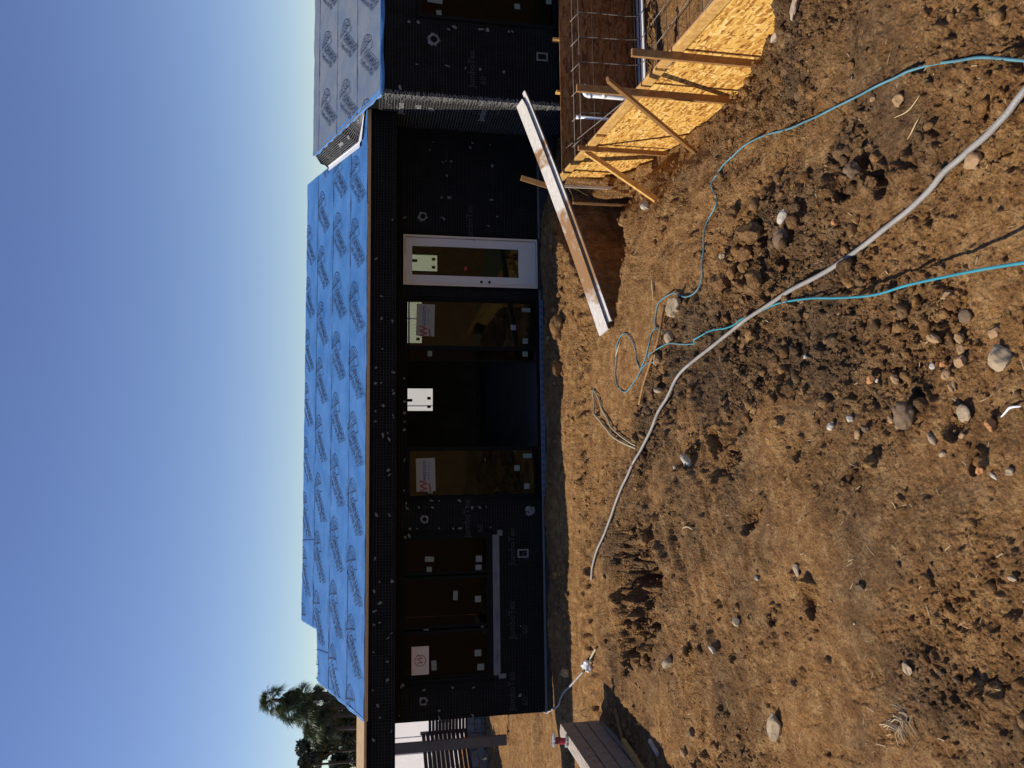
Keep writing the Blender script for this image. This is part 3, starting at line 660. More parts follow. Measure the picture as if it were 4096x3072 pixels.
for (x, y, w, h, pr) in ((2105,1240,.075,.16,sd),(2101,1364,.10,.10,sd),(2101,1416,.10,.10,sd),(2053,1310,.10,.10,sd),(1720,1414,.10,.08,sd),
        (2110,1823,.075,.16,sd),(2068,1872,.10,.10,sd),(2107,1945,.10,.10,sd),(1722,1962,.10,.09,sd),(1718,1277,.09,.09,sd),
        (1718,2237,.09,.16,win),(1717,2278,.09,.09,win),(1916,2235,.11,.11,win),(1914,2272,.11,.11,win),(1822,2382,.16,.08,win),(1912,2396,.11,.11,win),(1705,2522,.09,.09,win),(1930,2508,.12,.05,win),
        (1912,2612,.11,.12,win),(1923,2668,.11,.12,win),(1736,2662,.17,.09,win)):
    X, Z = wxz(x, y); sticker(None, X, Z, w, h, 'sticker', .0445, pr, random.uniform(-.05, .05))
for (x, y, w, h) in ((1702,1280,.62,.33),(1703,1899,.62,.34)):
    X, Z = wxz(x, y); lb = sticker(None, X, Z, w*.95, h, 'paperlabel', .0435, sd, random.uniform(-.03, .03)); lb.name = 'paper_label'
    mb = MB(); V_, F_ = text_mesh('western', .115, bold=.002); mb.add(place2d(V_, (X-.12, .0425, Z-.005), (1, 0, 0), (0, 0, 1)), F_)
    V_, F_ = text_mesh('window systems', .048); mb.add(place2d(V_, (X-.10, .0425, Z-.065), (1, 0, 0), (0, 0, 1)), F_); mb.build('label_print', M['seam'], lb)
    mb = MB(); V_, F_ = text_mesh('W', .19, bold=.006); mb.add(place2d(V_, (X-.30, .0425, Z-.03), (1, 0, 0), (0, 0, 1)), F_)
    mb.add([(X-.30, .0425, Z-.1), (X-.16, .0425, Z-.08), (X-.16, .0425, Z-.05), (X-.30, .0425, Z-.07)], [(0, 1, 2, 3)]); mb.build('label_mark', M['maroon'], lb)
X, Z = wxz(1681, 2643); lb = sticker(None, X, Z, .48, .30, 'pinklabel', .0435, win, .0); lb.name = 'pink_label'
mb = MB(); mb.add([(X+.10*s_*math.cos(t), .0425, Z+.10*s_*math.sin(t)) for s_ in (1, .88) for t in [k*math.pi/12 for k in range(24)]], [(k, (k+1) % 24, 24+(k+1) % 24, 24+k) for k in range(24)])
V_, F_ = text_mesh('W', .15, align='CENTER', shear=.3); mb.add(place2d(V_, (X, .0425, Z-.05), (1, 0, 0), (0, 0, 1)), F_); mb.build('label_print', M['maroon'], lb)
# window sill flashing strip with dog-eared ends
mb = MB(); mb.box(-3.80, -1.36, -.012, -.004, .80, .92); mb.box(-3.86, -3.78, -.014, -.006, .70, .83); mb.box(-1.38, -1.28, -.014, -.006, .74, .83)
st = mb.build('sill_flashing', M['screed'], house)
V_, F_ = text_mesh('MOISTOP', .06)
for x in (-3.6, -2.9, -2.2):
    mb = MB(); mb.add(place2d(V_, (x, -.0135, .84), (1, 0, 0), (0, 0, 1)), F_); mb.build('flashing_print', M['ink'], st)
# --- fascia band, soffit and the bare deck edge
FX0 = -9.0
mb = MB(); mb.box(FX0, HX1-.02, -.65, -.61, ZS, ZE-.045); mb.build('fascia', M['paper'], house)
mb = MB(); mb.box(FX0, HX1-.02, -.606, -.003, ZS, ZS+.02); mb.build('soffit', M['paper'], house)
mb = MB(); x = FX0; random.seed(3)
while x < HX1-.03:
    x2 = min(x+1.22, HX1-.02); dz = random.uniform(-.004, .004); mb.box(x, x2-.006, -.668, -.62, ZE-.038+dz, ZE-.006+dz); x = x2
mb.build('deck_edge', M['edgewood'], house)
def roofz(y): return ZE+SL*(y+.65)
mb = MB(); mb.add([(FX0, -.65, ZE-.003), (-4.15, -.65, ZE-.003), (-4.15, -.27, roofz(-.27)-.003), (FX0, -.27, roofz(-.27)-.003)], [(0, 1, 2, 3)])
mb.add([(FX0, -.27, roofz(-.27)-.003), (-4.15, -.27, roofz(-.27)-.003), (-4.15, .35, ZE-.1), (FX0, .35, ZE-.1)], [(0, 1, 2, 3)])  # unseen rear slope, added to block a strip of sun on the ground
mb.build('bare_plywood_deck', M['edgewood'], house)
# --- main roof: overlapping underlayment courses
def logo_mesh():
    """print drawn in the roll's own plane; a along the lettering, b across"""
    mb = MB()
    def st(P, w):
        P = [np.array(p, float) for p in P]
        for p, q in zip(P[:-1], P[1:]):
            d = q-p; L = np.linalg.norm(d)
            if L < 1e-6: continue
            n_ = np.array([-d[1], d[0]])/L*w/2; e = d/L*w*.3
            n_ = n_*.8; mb.add([(*(p-e+n_), 0), (*(p-e-n_), 0), (*(q+e-n_), 0), (*(q+e+n_), 0)], [(0, 1, 2, 3)])
    def arc(cx_, cy_, rx, ry, a0, a1, tilt, w, n=14):
        P = []
        for i in range(n+1):
            t = a0+(a1-a0)*i/n; x = rx*math.cos(t); y = ry*math.sin(t)
            P.append((cx_+x*math.cos(tilt)-y*math.sin(tilt), cy_+x*math.sin(tilt)+y*math.cos(tilt)))
        st(P, w)
    # funnel
    arc(-.035, .235, .155, .058, 0, 2*math.pi, .22, .016, 24)
    arc(-.01, .232, .085, .026, .3, 5.4, .22, .011)
    for y, r, x in ((.165, .118, -.075), (.095, .092, -.10), (.03, .066, -.12), (-.03, .04, -.13)): arc(x, y, r, r*.40, math.pi*1.02, math.pi*1.98, .12, .013, 8)
    st([(-.185, .22), (-.19, .12), (-.185, .04), (-.165, -.03), (-.13, -.10)], .015)
    st([(.105, .25), (.04, .15), (-.02, .09), (-.06, .02), (-.10, -.03), (-.13, -.10)], .014)
    st([(.11, .27), (.27, .21), (.24, .17), (.17, .10)], .014)
    # banner with lettering
    st([(.008, .09), (.784, .088), (.765, .0), (.713, -.063), (-.012, -.063), (.008, .09)], .013)
    V, F = text_mesh('ORNADO', .150, bold=.003, shear=.12); wid = max(v[0] for v in V); s_ = .70/wid
    mb.add([(.03+v[0]*s_, -.042+v[1]*1.02, 0) for v in V], F)
    V, F = text_mesh('TM', .045); mb.add([(.79+v[0], .07+v[1], 0) for v in V], F)
    V, F = text_mesh('LapLock PSU', .115, bold=.002, shear=.1); wid = max(v[0] for v in V); s_ = .66/wid
    mb.add([(-.02+v[0]*s_, -.185+v[1]*1.0, 0) for v in V], F); st([(-.06, -.17), (-.055, -.12)], .010)
    return mb
LG = logo_mesh()
def mini_mesh():
    mb = MB(); V, F = text_mesh('TopDeck roofing underlayment', .045); mb.add([(v[0]*.8, v[1], 0) for v in V], F); return mb
MN = mini_mesh()
def clip_ok(poly, x, y): return poly_sd(np.array([x]), np.array([y]), poly)[0] < 0
def roof_plane_objects(name, quad, z0, slope, y0, mat, parent, logos, rowlines, poly):
    """quad: (x,y) outline of the whole slope; courses cut between the y values in rowlines"""
    cs = math.atan(slope); e1 = np.array([-1., 0, 0]); e2 = np.array([0, -math.cos(cs), -math.sin(cs)]); nn = np.array([0, -math.sin(cs), math.cos(cs)])
    lk = 1.14 if name == 'main' else 1.0; ca, sa = math.cos(math.radians(46)), math.sin(math.radians(46)); A = e1*ca+e2*sa; B = -e1*sa+e2*ca
    rows = []
    for k in range(len(rowlines)-1):
        ya, yb = rowlines[k], rowlines[k+1]
        # x-range of the polygon over this course
        nx = 90; ny = 8; V = []; F = []; lift = .004+.0035*k
        for j in range(ny+1):
            y = ya+(yb+.04-ya)*j/ny if k < len(rowlines)-2 else ya+(yb-ya)*j/ny
            ye = min(max(y, ya+.001), rowlines[-1]-.001)
            xs = [x for x in crossings(poly, ye)]
            a, b = xs[0], xs[-1]
            for i in range(nx+1):
                x = a+(b-a)*i/nx; ed = .006*math.sin(x*5+k)+.004*math.sin(x*13+k*2)
                yy = y+(ed if j in (0, ny) and 0 < k else 0)
                zz = z0+slope*(yy-y0)+lift+.006*vnoise(np.array([x*1.0]), np.array([yy*3.0]), 3.0, 7+k)[0]+.003*vnoise(np.array([x*1.0]), np.array([yy*8.0]), 9.0, 3)[0]
                V.append((x, yy, zz))
        for j in range(ny):
            for i in range(nx):
                p = j*(nx+1)+i; F.append((p, p+1, p+nx+2, p+nx+1))
        rows.append(mk('membrane_course', V, F, mat, parent, loc=((V[0][0]+V[nx][0])/2, ya, z0+slope*(ya-y0)), smooth=True))
        if k > 0:
            mb = MB(); xs = crossings(poly, ya); 
            n = 40
            for i in range(n):
                x0_ = xs[0]+(xs[-1]-xs[0])*i/n; x1_ = xs[0]+(xs[-1]-xs[0])*(i+1)/n; w = .010+.006*math.sin(i*1.7+k)
                yy = ya-.006; zz = z0+slope*(yy-y0)+lift+.007
                mb.add([(x0_, yy-w, zz-slope*w), (x1_, yy-w, zz-slope*w), (x1_, yy, zz), (x0_, yy, zz)], [(0, 1, 2, 3)])
            mb.build('dark_lap_line', M['seam'], rows[-1])  # thin dark strip along each lap
    first = None; mfirst = None
    for (x, y) in logos:
        # clip against the outline
        org = np.array([x, y, z0+slope*(y-y0)])+nn*.022
        Vn = []; ok = []
        for v in LG.V:
            P = org+(A*(v[0]+.197)+B*(v[1]-.234))*lk; Vn.append(P)
        ins = poly_sd(np.array([p[0] for p in Vn]), np.array([p[1] for p in Vn]), poly) < -.015
        if ins.sum() < 20: continue
        k = max([i for i in range(len(rows)) if rowlines[i] <= y] or [0]); k = min(k, len(rows)-1)
        if ins.all() and first is not None:
            o = first.copy(); COL.objects.link(o); o.parent = rows[k]; o.location = Vector(org)-world_loc(rows[k])
        else:
            F = [f for f in LG.F if all(ins[i] for i in f)]
            if not F: continue
            o = mk('printed_logo', Vn, F, M['ink'], rows[k], loc=org)
            if ins.all(): first = o
    return rows, (A, B, nn, e1, e2)
def crossings(poly, y):
    xs = []; n = len(poly); ys_ = [p[1] for p in poly]; y = min(max(y, min(ys_)+1e-4), max(ys_)-1e-4)
    for i in range(n):
        (x0, y0), (x1, y1) = poly[i], poly[(i+1) % n]
        if (y0 > y) != (y1 > y): xs.append(x0+(y-y0)*(x1-x0)/(y1-y0))
    xs.sort(); return [xs[0], xs[-1]]
MP = [(-4.21, -.66), (6.10, -.66), (6.10, .6), (5.93, 1.70), (6.14, 3.40), (-3.35, 3.40), (-3.30, 2.20), (-4.27, 2.20)]
mp_logos = []
random.seed(5)
for r_, (x0_, y0_) in enumerate(((5.52, .08), (4.79, 1.14), (5.60, 2.27), (4.02, 3.33))):
    for k in range(-1, 9): mp_logos.append((x0_-1.165*k+(0 if r_ else 0), y0_+.004*k))
rows, fr = roof_plane_objects('main', None, ZE, SL, -.65, M['blue'], house, mp_logos, [-.655, .26, 1.37, 2.48, 3.39], MP)
# small marking lines along each lap
def mini(rows, fr, z0, slope, y0, rl, x0, x1, step):
    A, B, nn, e1, e2 = fr; first = None
    for k in range(len(rl)-1):
        for off, ph in ((.09, 0), (-.07, .5)):
            x = x1-random.uniform(0, .6)
            while x > x0+1.2:
                y = rl[k]+off+(0 if off > 0 else (rl[k+1]-rl[k])); y = min(y, rl[-1]-.1); org = np.array([x, y, z0+slope*(y-y0)])+nn*.02
                if clip_ok(MP if z0 > 3 else WP, x-.8, y) and clip_ok(MP if z0 > 3 else WP, x, y):
                    if first is None: first = mk('small_print', [org+e1*v[0]+e2*v[1] for v in MN.V], MN.F, M['ink'], rows[k], loc=org); o = first
                    else: o = first.copy(); COL.objects.link(o); o.parent = rows[k]; o.location = Vector(org)-world_loc(rows[k])
                x -= step
mini(rows, fr, ZE, SL, -.65, [-.655, .26, 1.37, 2.48, 3.39], -4.2, 6.0, 1.165)
# roof body under the membrane, gable end faces and the stepped left edge
mb = MB()
P_ = [(x, y, ZE+SL*(y+.65)-.012) for x, y in MP]; n_ = len(P_)
mb.add(P_+[(x, y, min(z, 3.12)-.0) for x, y, z in [(p[0], p[1], 3.10) for p in P_]], [tuple(range(n_))]+[(i, (i+1) % n_, n_+(i+1) % n_, n_+i) for i in range(n_)])
mb.add([(-3.35, 3.40, ZE+SL*4.05-.02), (6.14, 3.40, ZE+SL*4.05-.02), (6.14, 7.6, 3.1), (-3.35, 7.6, 3.1)], [(0, 1, 2, 3)])
mb.build('roof_deck', M['edgewood'], house)
mb = MB()     # membrane hanging over the left rake and the seam patches
for (xa, ya, xb, yb) in ((-4.21, -.66, -4.27, 2.2), (-3.30, 2.2, -3.35, 3.4)):
    n = 14; V = []
    for i in range(n+1):
        t = i/n; x = xa+(xb-xa)*t; y = ya+(yb-ya)*t; z = roofz(y)+.008; V += [(x+.05, y, z+.004), (x-.03-.015*math.sin(i*2.1), y, z-.015), (x-.05-.02*math.sin(i*1.3), y, z-.10-.03*math.sin(i*1.9))]
    mb.add(V, [(3*i+a, 3*i+a+1, 3*i+a+4, 3*i+a+3) for i in range(n) for a in (0, 1)])
mb.build('membrane_edge', M['blue'], house, smooth=True)
mb = MB()
for P in ([(-1.61, 2.49), (-1.70, 3.38)], [(-3.6, 1.38), (-3.70, 2.18)]):
    (xa, ya), (xb, yb) = P; mb.add([(xa, ya, roofz(ya)+.03), (xa+.016, ya, roofz(ya)+.03), (xb+.016, yb, roofz(yb)+.03), (xb, yb, roofz(yb)+.03)], [(0, 1, 2, 3)])
mb.build('roll_end_line', M['seam'], house)
# --- wing
WSL = .447
def wz(y): return 2.955+WSL*(y-YW)
WRY = 1.54; WRZ = wz(WRY)
whole = [(7.51, 9.6, -.1, 2.33)]
mb = MB(); wall_with_holes(mb, XW, 12.0, -.6, 2.93, YW, YW+.15, whole); mb.build('wing_wall', M['paper'], house)
mb = MB()
side = [(XW, YW+.151, -.6), (XW, .16, -.6), (XW, .16, 3.0), (XW, 2.25, 3.4), (XW, 2.25, 3.92), (XW, WRY, WRZ-.03), (XW, YW+.151, wz(YW+.15)-.03)]
side2 = [(XW+.14, y, z) for x, y, z in side]; mb.add(side+side2, [(6, 5, 4, 3, 2, 1, 0), tuple(range(7, 14))]+[(i, (i+1) % 7, 7+(i+1) % 7, 7+i) for i in range(7)])
mb.build('wing_side_wall', M['paper'], house)
WP = [(XW-.03, YW-.02), (12.2, YW-.02), (12.2, WRY), (XW-.05, WRY)]
wl_ = []
for r_, (x0_, y0_) in enumerate(((7.53-1.17, -.66+.02), (8.36, .13), (8.36-.55, 1.02))):
    for k in range(-3, 4): wl_.append((x0_+1.17*k+.05, y0_))
wl_ = []
for (x0_, y0_) in ((7.42, -.70), (8.28, .14), (7.82, .98), (7.0-.05, .14), (7.0-.4, .98)):
    pass
for k in range(-3, 5):
    wl_ += [(7.40+1.17*k, -.72), (6.98+1.17*k, .12), (7.20+1.17*k, .98)]
rowsW, frW = roof_plane_objects('wing', None, 2.955, WSL, YW, M['bluegrey'], house, wl_, [YW-.03, -.42, .42, 1.26, WRY], WP)
mb = MB(); mb.add([(XW, WRY, WRZ-.01), (12.2, WRY, WRZ-.01), (12.2, 5.2, 3.0), (XW, 5.2, 3.0)], [(0, 3, 2, 1)])
mb.add([(XW+.14, YW, wz(YW)-.02), (12.2, YW, wz(YW)-.02), (12.2, WRY, WRZ-.02), (XW+.14, WRY, WRZ-.02)], [(0, 1, 2, 3)]); mb.build('wing_roof_deck', M['blue'], house)
mb = MB()   # folded blue edges over the rake and the front
n = 40; V = []
for i in range(n+1):
    t = i/n; y = YW+(WRY-YW)*t; z = wz(y)+.012; q = (t*3.05) % 1; dn = .045+.05*max(0, 1-abs(q-.9)*6)+.010*math.sin(i*1.8)
    V += [(XW+.05, y, z+.004), (XW-.03-.006*math.sin(i*2.2), y, z-.014), (XW-.045-.012*math.sin(i*1.4), y-.01, z-dn)]
mb.add(V, [(3*i+a+1, 3*i+a, 3*i+a+3, 3*i+a+4) for i in range(n) for a in (0, 1)])
n = 60; V = []
for i in range(n+1):
    x = XW-.03+6.1*i/n; V += [(x, YW, wz(YW)+.012), (x, YW-.035-.006*math.sin(i), wz(YW)-.0), (x, YW-.03-.01*math.sin(i*.7), wz(YW)-.055-.012*math.sin(i*.55))]
mb.add(V, [(3*i+a, 3*i+a+1, 3*i+a+4, 3*i+a+3) for i in range(n) for a in (0, 1)])
mb.build('membrane_fold', M['blue'], house, smooth=True)
# papered saddle between the wing rake and the main roof, with its white flashing
def rz_(x, y): return np.array([x, y, roofz(y)+.03])
SB = [rz_(6.09, -.50), rz_(5.62, -.34), rz_(5.90, 1.62)]
ST = [np.array([XW-.02, -.85, wz(-.85)-.03]), np.array([XW-.02, .30, wz(.30)-.03]), np.array([XW-.02, WRY, WRZ-.03])]
mb = MB()
for k in range(2):
    n = 6; V = []
    for i in range(n+1):
        for j in range(n+1):
            b_ = SB[k]*(1-i/n)+SB[k+1]*i/n; t_ = ST[k]*(1-i/n)+ST[k+1]*i/n; V.append(b_*(1-j/n)+t_*j/n)
    mb.add(V, [(i*(n+1)+j, i*(n+1)+j+1, (i+1)*(n+1)+j+1, (i+1)*(n+1)+j) for i in range(n) for j in range(n)])
bk = np.array([XW+.1, 2.3, roofz(2.3)+.02]); mb.add([SB[2], bk, ST[2]], [(0, 1, 2)]); mb.build('saddle_wall', M['paper'], house)
mb = MB()
for k in range(2):
    L = np.linalg.norm(SB[k+1]-SB[k]); nl = 10
    up_ = np.cross(SB[k+1]-SB[k], ST[k]-SB[k]); up_ /= np.linalg.norm(up_); up_ = up_ if up_[0] < 0 else -up_
    for j in range(1, nl, 1):
        a0 = SB[k]*(1-j/nl)+ST[k]*j/nl; a1 = SB[k+1]*(1-j/nl)+ST[k+1]*j/nl; mb.tube([a0+up_*.012, a1+up_*.012], .0022, 3, False)
    for i in range(1, int(L/.08)):
        t = i*.08/L; a0 = SB[k]*(1-t)+SB[k+1]*t; a1 = ST[k]*(1-t)+ST[k+1]*t; mb.tube([a0+up_*.012, a1+up_*.012], .0016, 3, False)
mb.build('saddle_lath', M['wiresunlit'], house, kind='stuff')
for k, t_, s_, h_ in ((0, .5, 'LSI', .08), (1, .10, '60', .10), (1, .38, 'Jumbo', .10)):
    o_ = SB[k]*(1-t_)+SB[k+1]*t_; e_ = (SB[k]-SB[k+1])/np.linalg.norm(SB[k]-SB[k+1]); T_ = ST[k]*(1-t_)+ST[k+1]*t_; v_ = T_-o_; v_ -= e_*(v_@e_); v_ /= np.linalg.norm(v_)
    V, F = text_mesh(s_, h_, bold=.003); mb = MB(); mb.add(place2d(V, o_*.55+T_*.45, e_, v_, lift=.006), F); mb.build('paper_print', M['printsunlit'], house)
mb = MB()
for k in range(2):
    dn_ = np.array([-.10, -.02, .012]) if k else np.array([-.0, -.095, -.02]); a0, a1 = SB[k], SB[k+1]; up2 = np.array([0, 0, .035])
    mb.add([a0+up2*.2, a1+up2*.2, a1+dn_, a0+dn_], [(0, 1, 2, 3)]); v0 = (ST[k]-a0)*.09; v1 = (ST[k+1]-a1)*.09
    mb.add([a0+np.array([-.004, -.004, .0]), a1+np.array([-.004, -.004, 0]), a1+v1+np.array([-.012, -.006, 0]), a0+v0+np.array([-.012, -.006, 0])], [(0, 1, 2, 3)])
mb.build('flashing', M['flash'], house)
mb = MB(); framebox(mb, 7.51, 9.6, -.1, 2.33, YW-.015, YW+.1, .06); wf = mb.build('wing_window', M['frameblk'], house)
mb = MB(); mb.box(7.57, 9.54, YW+.03, YW+.036, -.04, 2.27); mb.build('pane', M['glassdark'], wf)
for (x, y, w, h) in ((1756,50,.09,.09),(2069,25,.10,.10),(2195,5,.10,.10),(1740,0,.10,.26),(2197,103,.11,.11)):
    P = on(x, y, 'Y', YW+.02)
    if P[0] > 7.6: sticker(None, P[0], P[2], w, h, 'sticker', YW+.026, wf, random.uniform(-.1, .1))
mb = MB(); mb.box(6.27, 11.9, -1.1, 8, -.6, -.3) ; mb.build('wing_floor', M['floor'], house)
# --- wire lath over the paper (real wires), too fine to pick apart
def lath(name, u0, u1, v0, v1, su, sv, fn, mat, th, skip=None, seed=1, double=()):
    r = random.Random(seed); mb = MB()
    def wire(pts, t=th):
        V = []
        for (p, sgn) in pts: V += [p-sgn*t/2, p+sgn*t/2]
        mb.add(V, [(2*i, 2*i+1, 2*i+3, 2*i+2) for i in range(len(pts)-1)])
    def blocked(u, v):
        return skip and any(a < u < b and c < v < d_ for a, b, c, d_ in skip)
    v = v0
    while v < v1:
        ph = r.uniform(0, 6); seg = []; u = u0; du = .12
        while u <= u1+1e-6:
            if blocked(u, v):
                if len(seg) > 1: wire(seg)
                seg = []
            else:
                seg.append((np.array(fn(u, v+.004*math.sin(u*3+ph)+r.uniform(-.0015, .0015))), fn(0, 1, True)))
            u += du
        if len(seg) > 1: wire(seg)
        v += sv
    u = u0
    while u < u1:
        ph = r.uniform(0, 6); seg = []; v = v0
        while v <= v1+1e-6:
            if blocked(u, v):
                if len(seg) > 1: wire(seg, th*.7)
                seg = []
            else: seg.append((np.array(fn(u+.004*math.sin(v*4+ph), v)), fn(1, 0, True)))
            v += .12
        if len(seg) > 1: wire(seg, th*.7)
        u += su
    return mb
ymk = lambda y: (lambda u, v, d=False: np.array([u, 0, v], float) if d else (u, y, v))
sk = [(3.10, 4.13, 0, 2.56), (-.70, 2.95, -.1, 2.48), (-3.90, -1.26, .9, 2.59)]
lath('a', HX0, HX1-.02, .02, 2.65, .038, .051, ymk(-.010), M['wire'], .0028, sk, 1).build('wire_lath', M['wire'], house, kind='stuff')
lath('b', FX0, HX1-.03, ZS+.01, ZE-.12, .051, .051, ymk(-.658), M['wire'], .0034, None, 2).build('fascia_lath', M['wire'], house, kind='stuff')
lath('c', XW+.02, 12, -.4, 2.9, .038, .051, ymk(YW-.010), M['wire'], .0030, [(7.47, 9.64, -.2, 2.36)], 3).build('wing_lath', M['wire'], house, kind='stuff')
xmk = lambda x: (lambda u, v, d=False: np.array([0, u, v], float) if d else (x, u, v))
def side_ok(u, v): return v < (wz(u) if u < WRY else WRZ-.35*(u-WRY))-.05
mbs = lath('d', YW+.01, -.02, -.4, 2.98, .038, .051, xmk(XW-.012), M['wiresunlit'], .0030, None, 4)
mbs.build('side_lath', M['wiresunlit'], house, kind='stuff')
# curled wire at the wing corner, along the fascia foot
mb = MB(); r = random.Random(12); z = -.2
while z < 2.95:
    a = r.uniform(.02, .05); P = [(XW+.02+r.uniform(0, .05), YW-.012, z+r.uniform(-.03, .03)), (XW-.01-a*.3, YW-.02-a*.4, z+r.uniform(-.03, .03)), (XW-.014-a*.3, YW+r.uniform(.01, .07), z+r.uniform(-.04, .04)), (XW-.013, YW+r.uniform(.06, .2), z+r.uniform(-.04, .04))]
    mb.tube(P, .0017, 3, False); z += r.uniform(.006, .02)
mb.build('corner_lath', M['wiresunlit'], house, kind='stuff')
mb = MB(); x = FX0+.05; 
while x < HX1-.1:
    z = ZS+.02; mb.tube([(x, -.655, z+.075), (x+.03, -.668, z+.03), (x+.045, -.655, z-.005), (x+.07, -.66, z+.05)], .0016, 3, False); x += r.uniform(.035, .06)
mb.build('fascia_edge_lath', M['wire'], house, kind='stuff')
# --- prints on the paper
def wtext(s_, x, y, size, plane, px=None, mat='print', bold=.003):
    P = on(x, y, 'Y', plane) ; V, F = text_mesh(s_, size, bold=bold); mb = MB()
    mb.add(place2d(V, (P[0], plane, P[2]), (1, 0, 0), (0, 0, 1)), F); return mb.build('paper_print', M[mat], front if plane > -.5 else front)
for (x, y) in ((2060, 2260), (2060, 2555), (2060, 2842), (1880, 2150)):
    wtext('JumboTex', x, y, .16, -.004); wtext('60', x+52, y-20, .15, -.004)
wtext('JumboTex', 1900, 350, .16, YW-.004); wtext('60', 1945, 340, .15, YW-.004); wtext('JumboTex', 1890, 960, .16, -.004)
def stext(s_, y, z, size, mat='printsunlit'):
    V, F = text_mesh(s_, size, bold=.003); mb = MB(); mb.add(place2d(V, (XW-.005, y, z), (0, -1, 0), (0, 0, 1)), F); mb.build('paper_print', M[mat], front)
stext('Jumbo', -.55, 2.55, .17); stext('60', -.8, 2.25, .14); stext('LSI', -.75, 2.05, .1); stext('Jumbo', -.5, 1.1, .17)

# --- sealant daubs and vents
def daub(x, y, pl_, s_, seed, axis='Y'):
    r = random.Random(seed); P = on(x, y, axis, pl_); n = 9; V = []; k = s_*px_m(P)/2
    el = r.uniform(.5, 1.6); ro = r.uniform(0, 3)
    for q, h in ((1, 0), (.6, .012)):
        for i in range(n):
            t = 2*math.pi*i/n; rr = k*q*(1+r.uniform(-.35, .35)); a = rr*math.cos(t)*el; b = rr*math.sin(t)/el
            a, b = a*math.cos(ro)-b*math.sin(ro), a*math.sin(ro)+b*math.cos(ro)
            V.append((P[0]+a, P[1]-h-.004, P[2]+b) if axis == 'Y' else (P[0]-h-.004, P[1]-a, P[2]+b))
    F = [(i, (i+1) % n, n+(i+1) % n, n+i) for i in range(n)]+[tuple(range(n, 2*n))]
    mk('sealant_daub', V, F, M['daub'], front)
dl = [(1505,1035),(1525,1185),(1526,1275),(1570,1285),(1529,1395),(1505,1470),(1525,1532),(1502,1533),(1574,1490),(1571,1562),(1533,1622),(1502,1645),(1575,1575),(1572,1660),(1574,1670),(1531,1740),(1550,1732),(1501,1685),(1556,1757),(1553,1880),(1557,1900),(1505,2059),(1557,2060),
      (1500,2234),(1518,2327),(1568,2325),(1496,2365),(1520,2412),(1497,2445),(1518,2490),(1495,2500),(1565,2534),(1552,2552),(1493,2608),(1550,2645),(1550,2720),(1490,2760),(1512,2823),(1520,2870),(1565,2925),(1493,2960)]
for i, (x, y) in enumerate(dl): daub(x, y, -.662, random.uniform(7, 15), i)
dl2 = [(1625,2012),(1632,2035),(1625,2030),(1727,2003),(1756,2003),(1839,2003),(1863,2029),(1889,2031),(1919,2029),(1945,2027),(1730,2030),(1676,2030),(1640,2115),(1670,2115),(1756,2113),(1812,2114),(1840,2113),(1962,2109),(1620,2148),(1637,2145),
       (1612,2740),(1604,2747),(1810,2750),(1893,2750),(1696,2760),(1596,2862),(1757,2842),(1757,2873),(1890,2862),(2083,2775),(2080,2783),(2082,2504),(1617,1514),(1619,1607),(1619,1652),(1619,1687),(1617,1720),(1617,1841),(1617,1963)]
for i, (x, y) in enumerate(dl2): daub(x, y, -.016, random.uniform(6, 13), 100+i)
dl3 = [(1662,468),(1719,600),(1783,645),(1771,650),(1805,645),(1795,790),(1805,790),(1763,870),(1775,875),(1766,790),(1990,867),(1961,800),(1969,800),(1620,870),(1570,880),(1955,905),(1563,1008),(1660,507),(1731,570),(1889,572),(1880,590),(1960,580),(1787,703),(1969,663)]
for i, (x, y) in enumerate(dl3): daub(x, y, -.016 if x != 1570 else -.662, random.uniform(5, 12), 200+i)
dl4 = [(1636,87),(1673,90),(1667,258),(1789,264),(1862,273),(1601,350),(2035,127),(2050,127),(1818,110),(1924,118),(1950,120),(1795,118),(1920,278),(2015,287)]
for i, (x, y) in enumerate(dl4): daub(x, y, YW-.016, random.uniform(7, 16), 300+i)
for i, (x, y) in enumerate([(1526,372),(1545,375),(1557,387),(1610,402),(1545,395),(1558,414),(1590,428),(1735,440),(1805,400),(1955,411),(2030,430),(1992,450),(1673,385)]): daub(x, y, XW-.014, random.uniform(5, 12), 400+i, 'X')
for i, (x, y) in enumerate([(1428,458),(1418,470),(1415,475),(1392,495),(1380,548),(1402,546),(1300,612)]): daub(x, y, XW-.014, random.uniform(6, 12), 450+i, 'X')
def vent(x, y, pl_, s_, seed, filled=False, name='vent_hole'):
    r = random.Random(seed); P = on(x, y, 'Y', pl_); k = s_*px_m(P)/2; n = 22; V = []
    for q, h in ((1, 0), (.85, .02), (.62, .022), (.58, 0)):
        for i in range(n):
            t = 2*math.pi*i/n; rr = k*q*(1+(r.uniform(-.26, .28) if q > .7 else r.uniform(-.04, .04))); V.append((P[0]+rr*math.cos(t), P[1]-h, P[2]+rr*math.sin(t)))
    F = [(q*n+i, q*n+(i+1) % n, (q+1)*n+(i+1) % n, (q+1)*n+i) for q in range(3) for i in range(n)]
    o = mk(name, V, F, M['daub'], front)
for (x, y, s_, pl_) in ((1735,158,48,YW-.004),(1691,866,36,-.006),(1698,2077,32,-.006),(1693,2805,34,-.006)): vent(x, y, pl_, s_, int(x+y))
for (x, y, s_) in ((2120, 2043, 36),):
    vent(x, y, -.006, s_, 5); daub(x, y, -.012, 22, 999)
for (x, y, pl_) in ((2168,228,YW-.006),(2092,2213,-.006)):
    P = on(x, y, 'Y', pl_); mb = MB(); framebox(mb, P[0]-.075, P[0]+.075, P[2]-.1, P[2]+.1, pl_-.012, pl_, .025); mb.build('electrical_box', M['daub'], front)

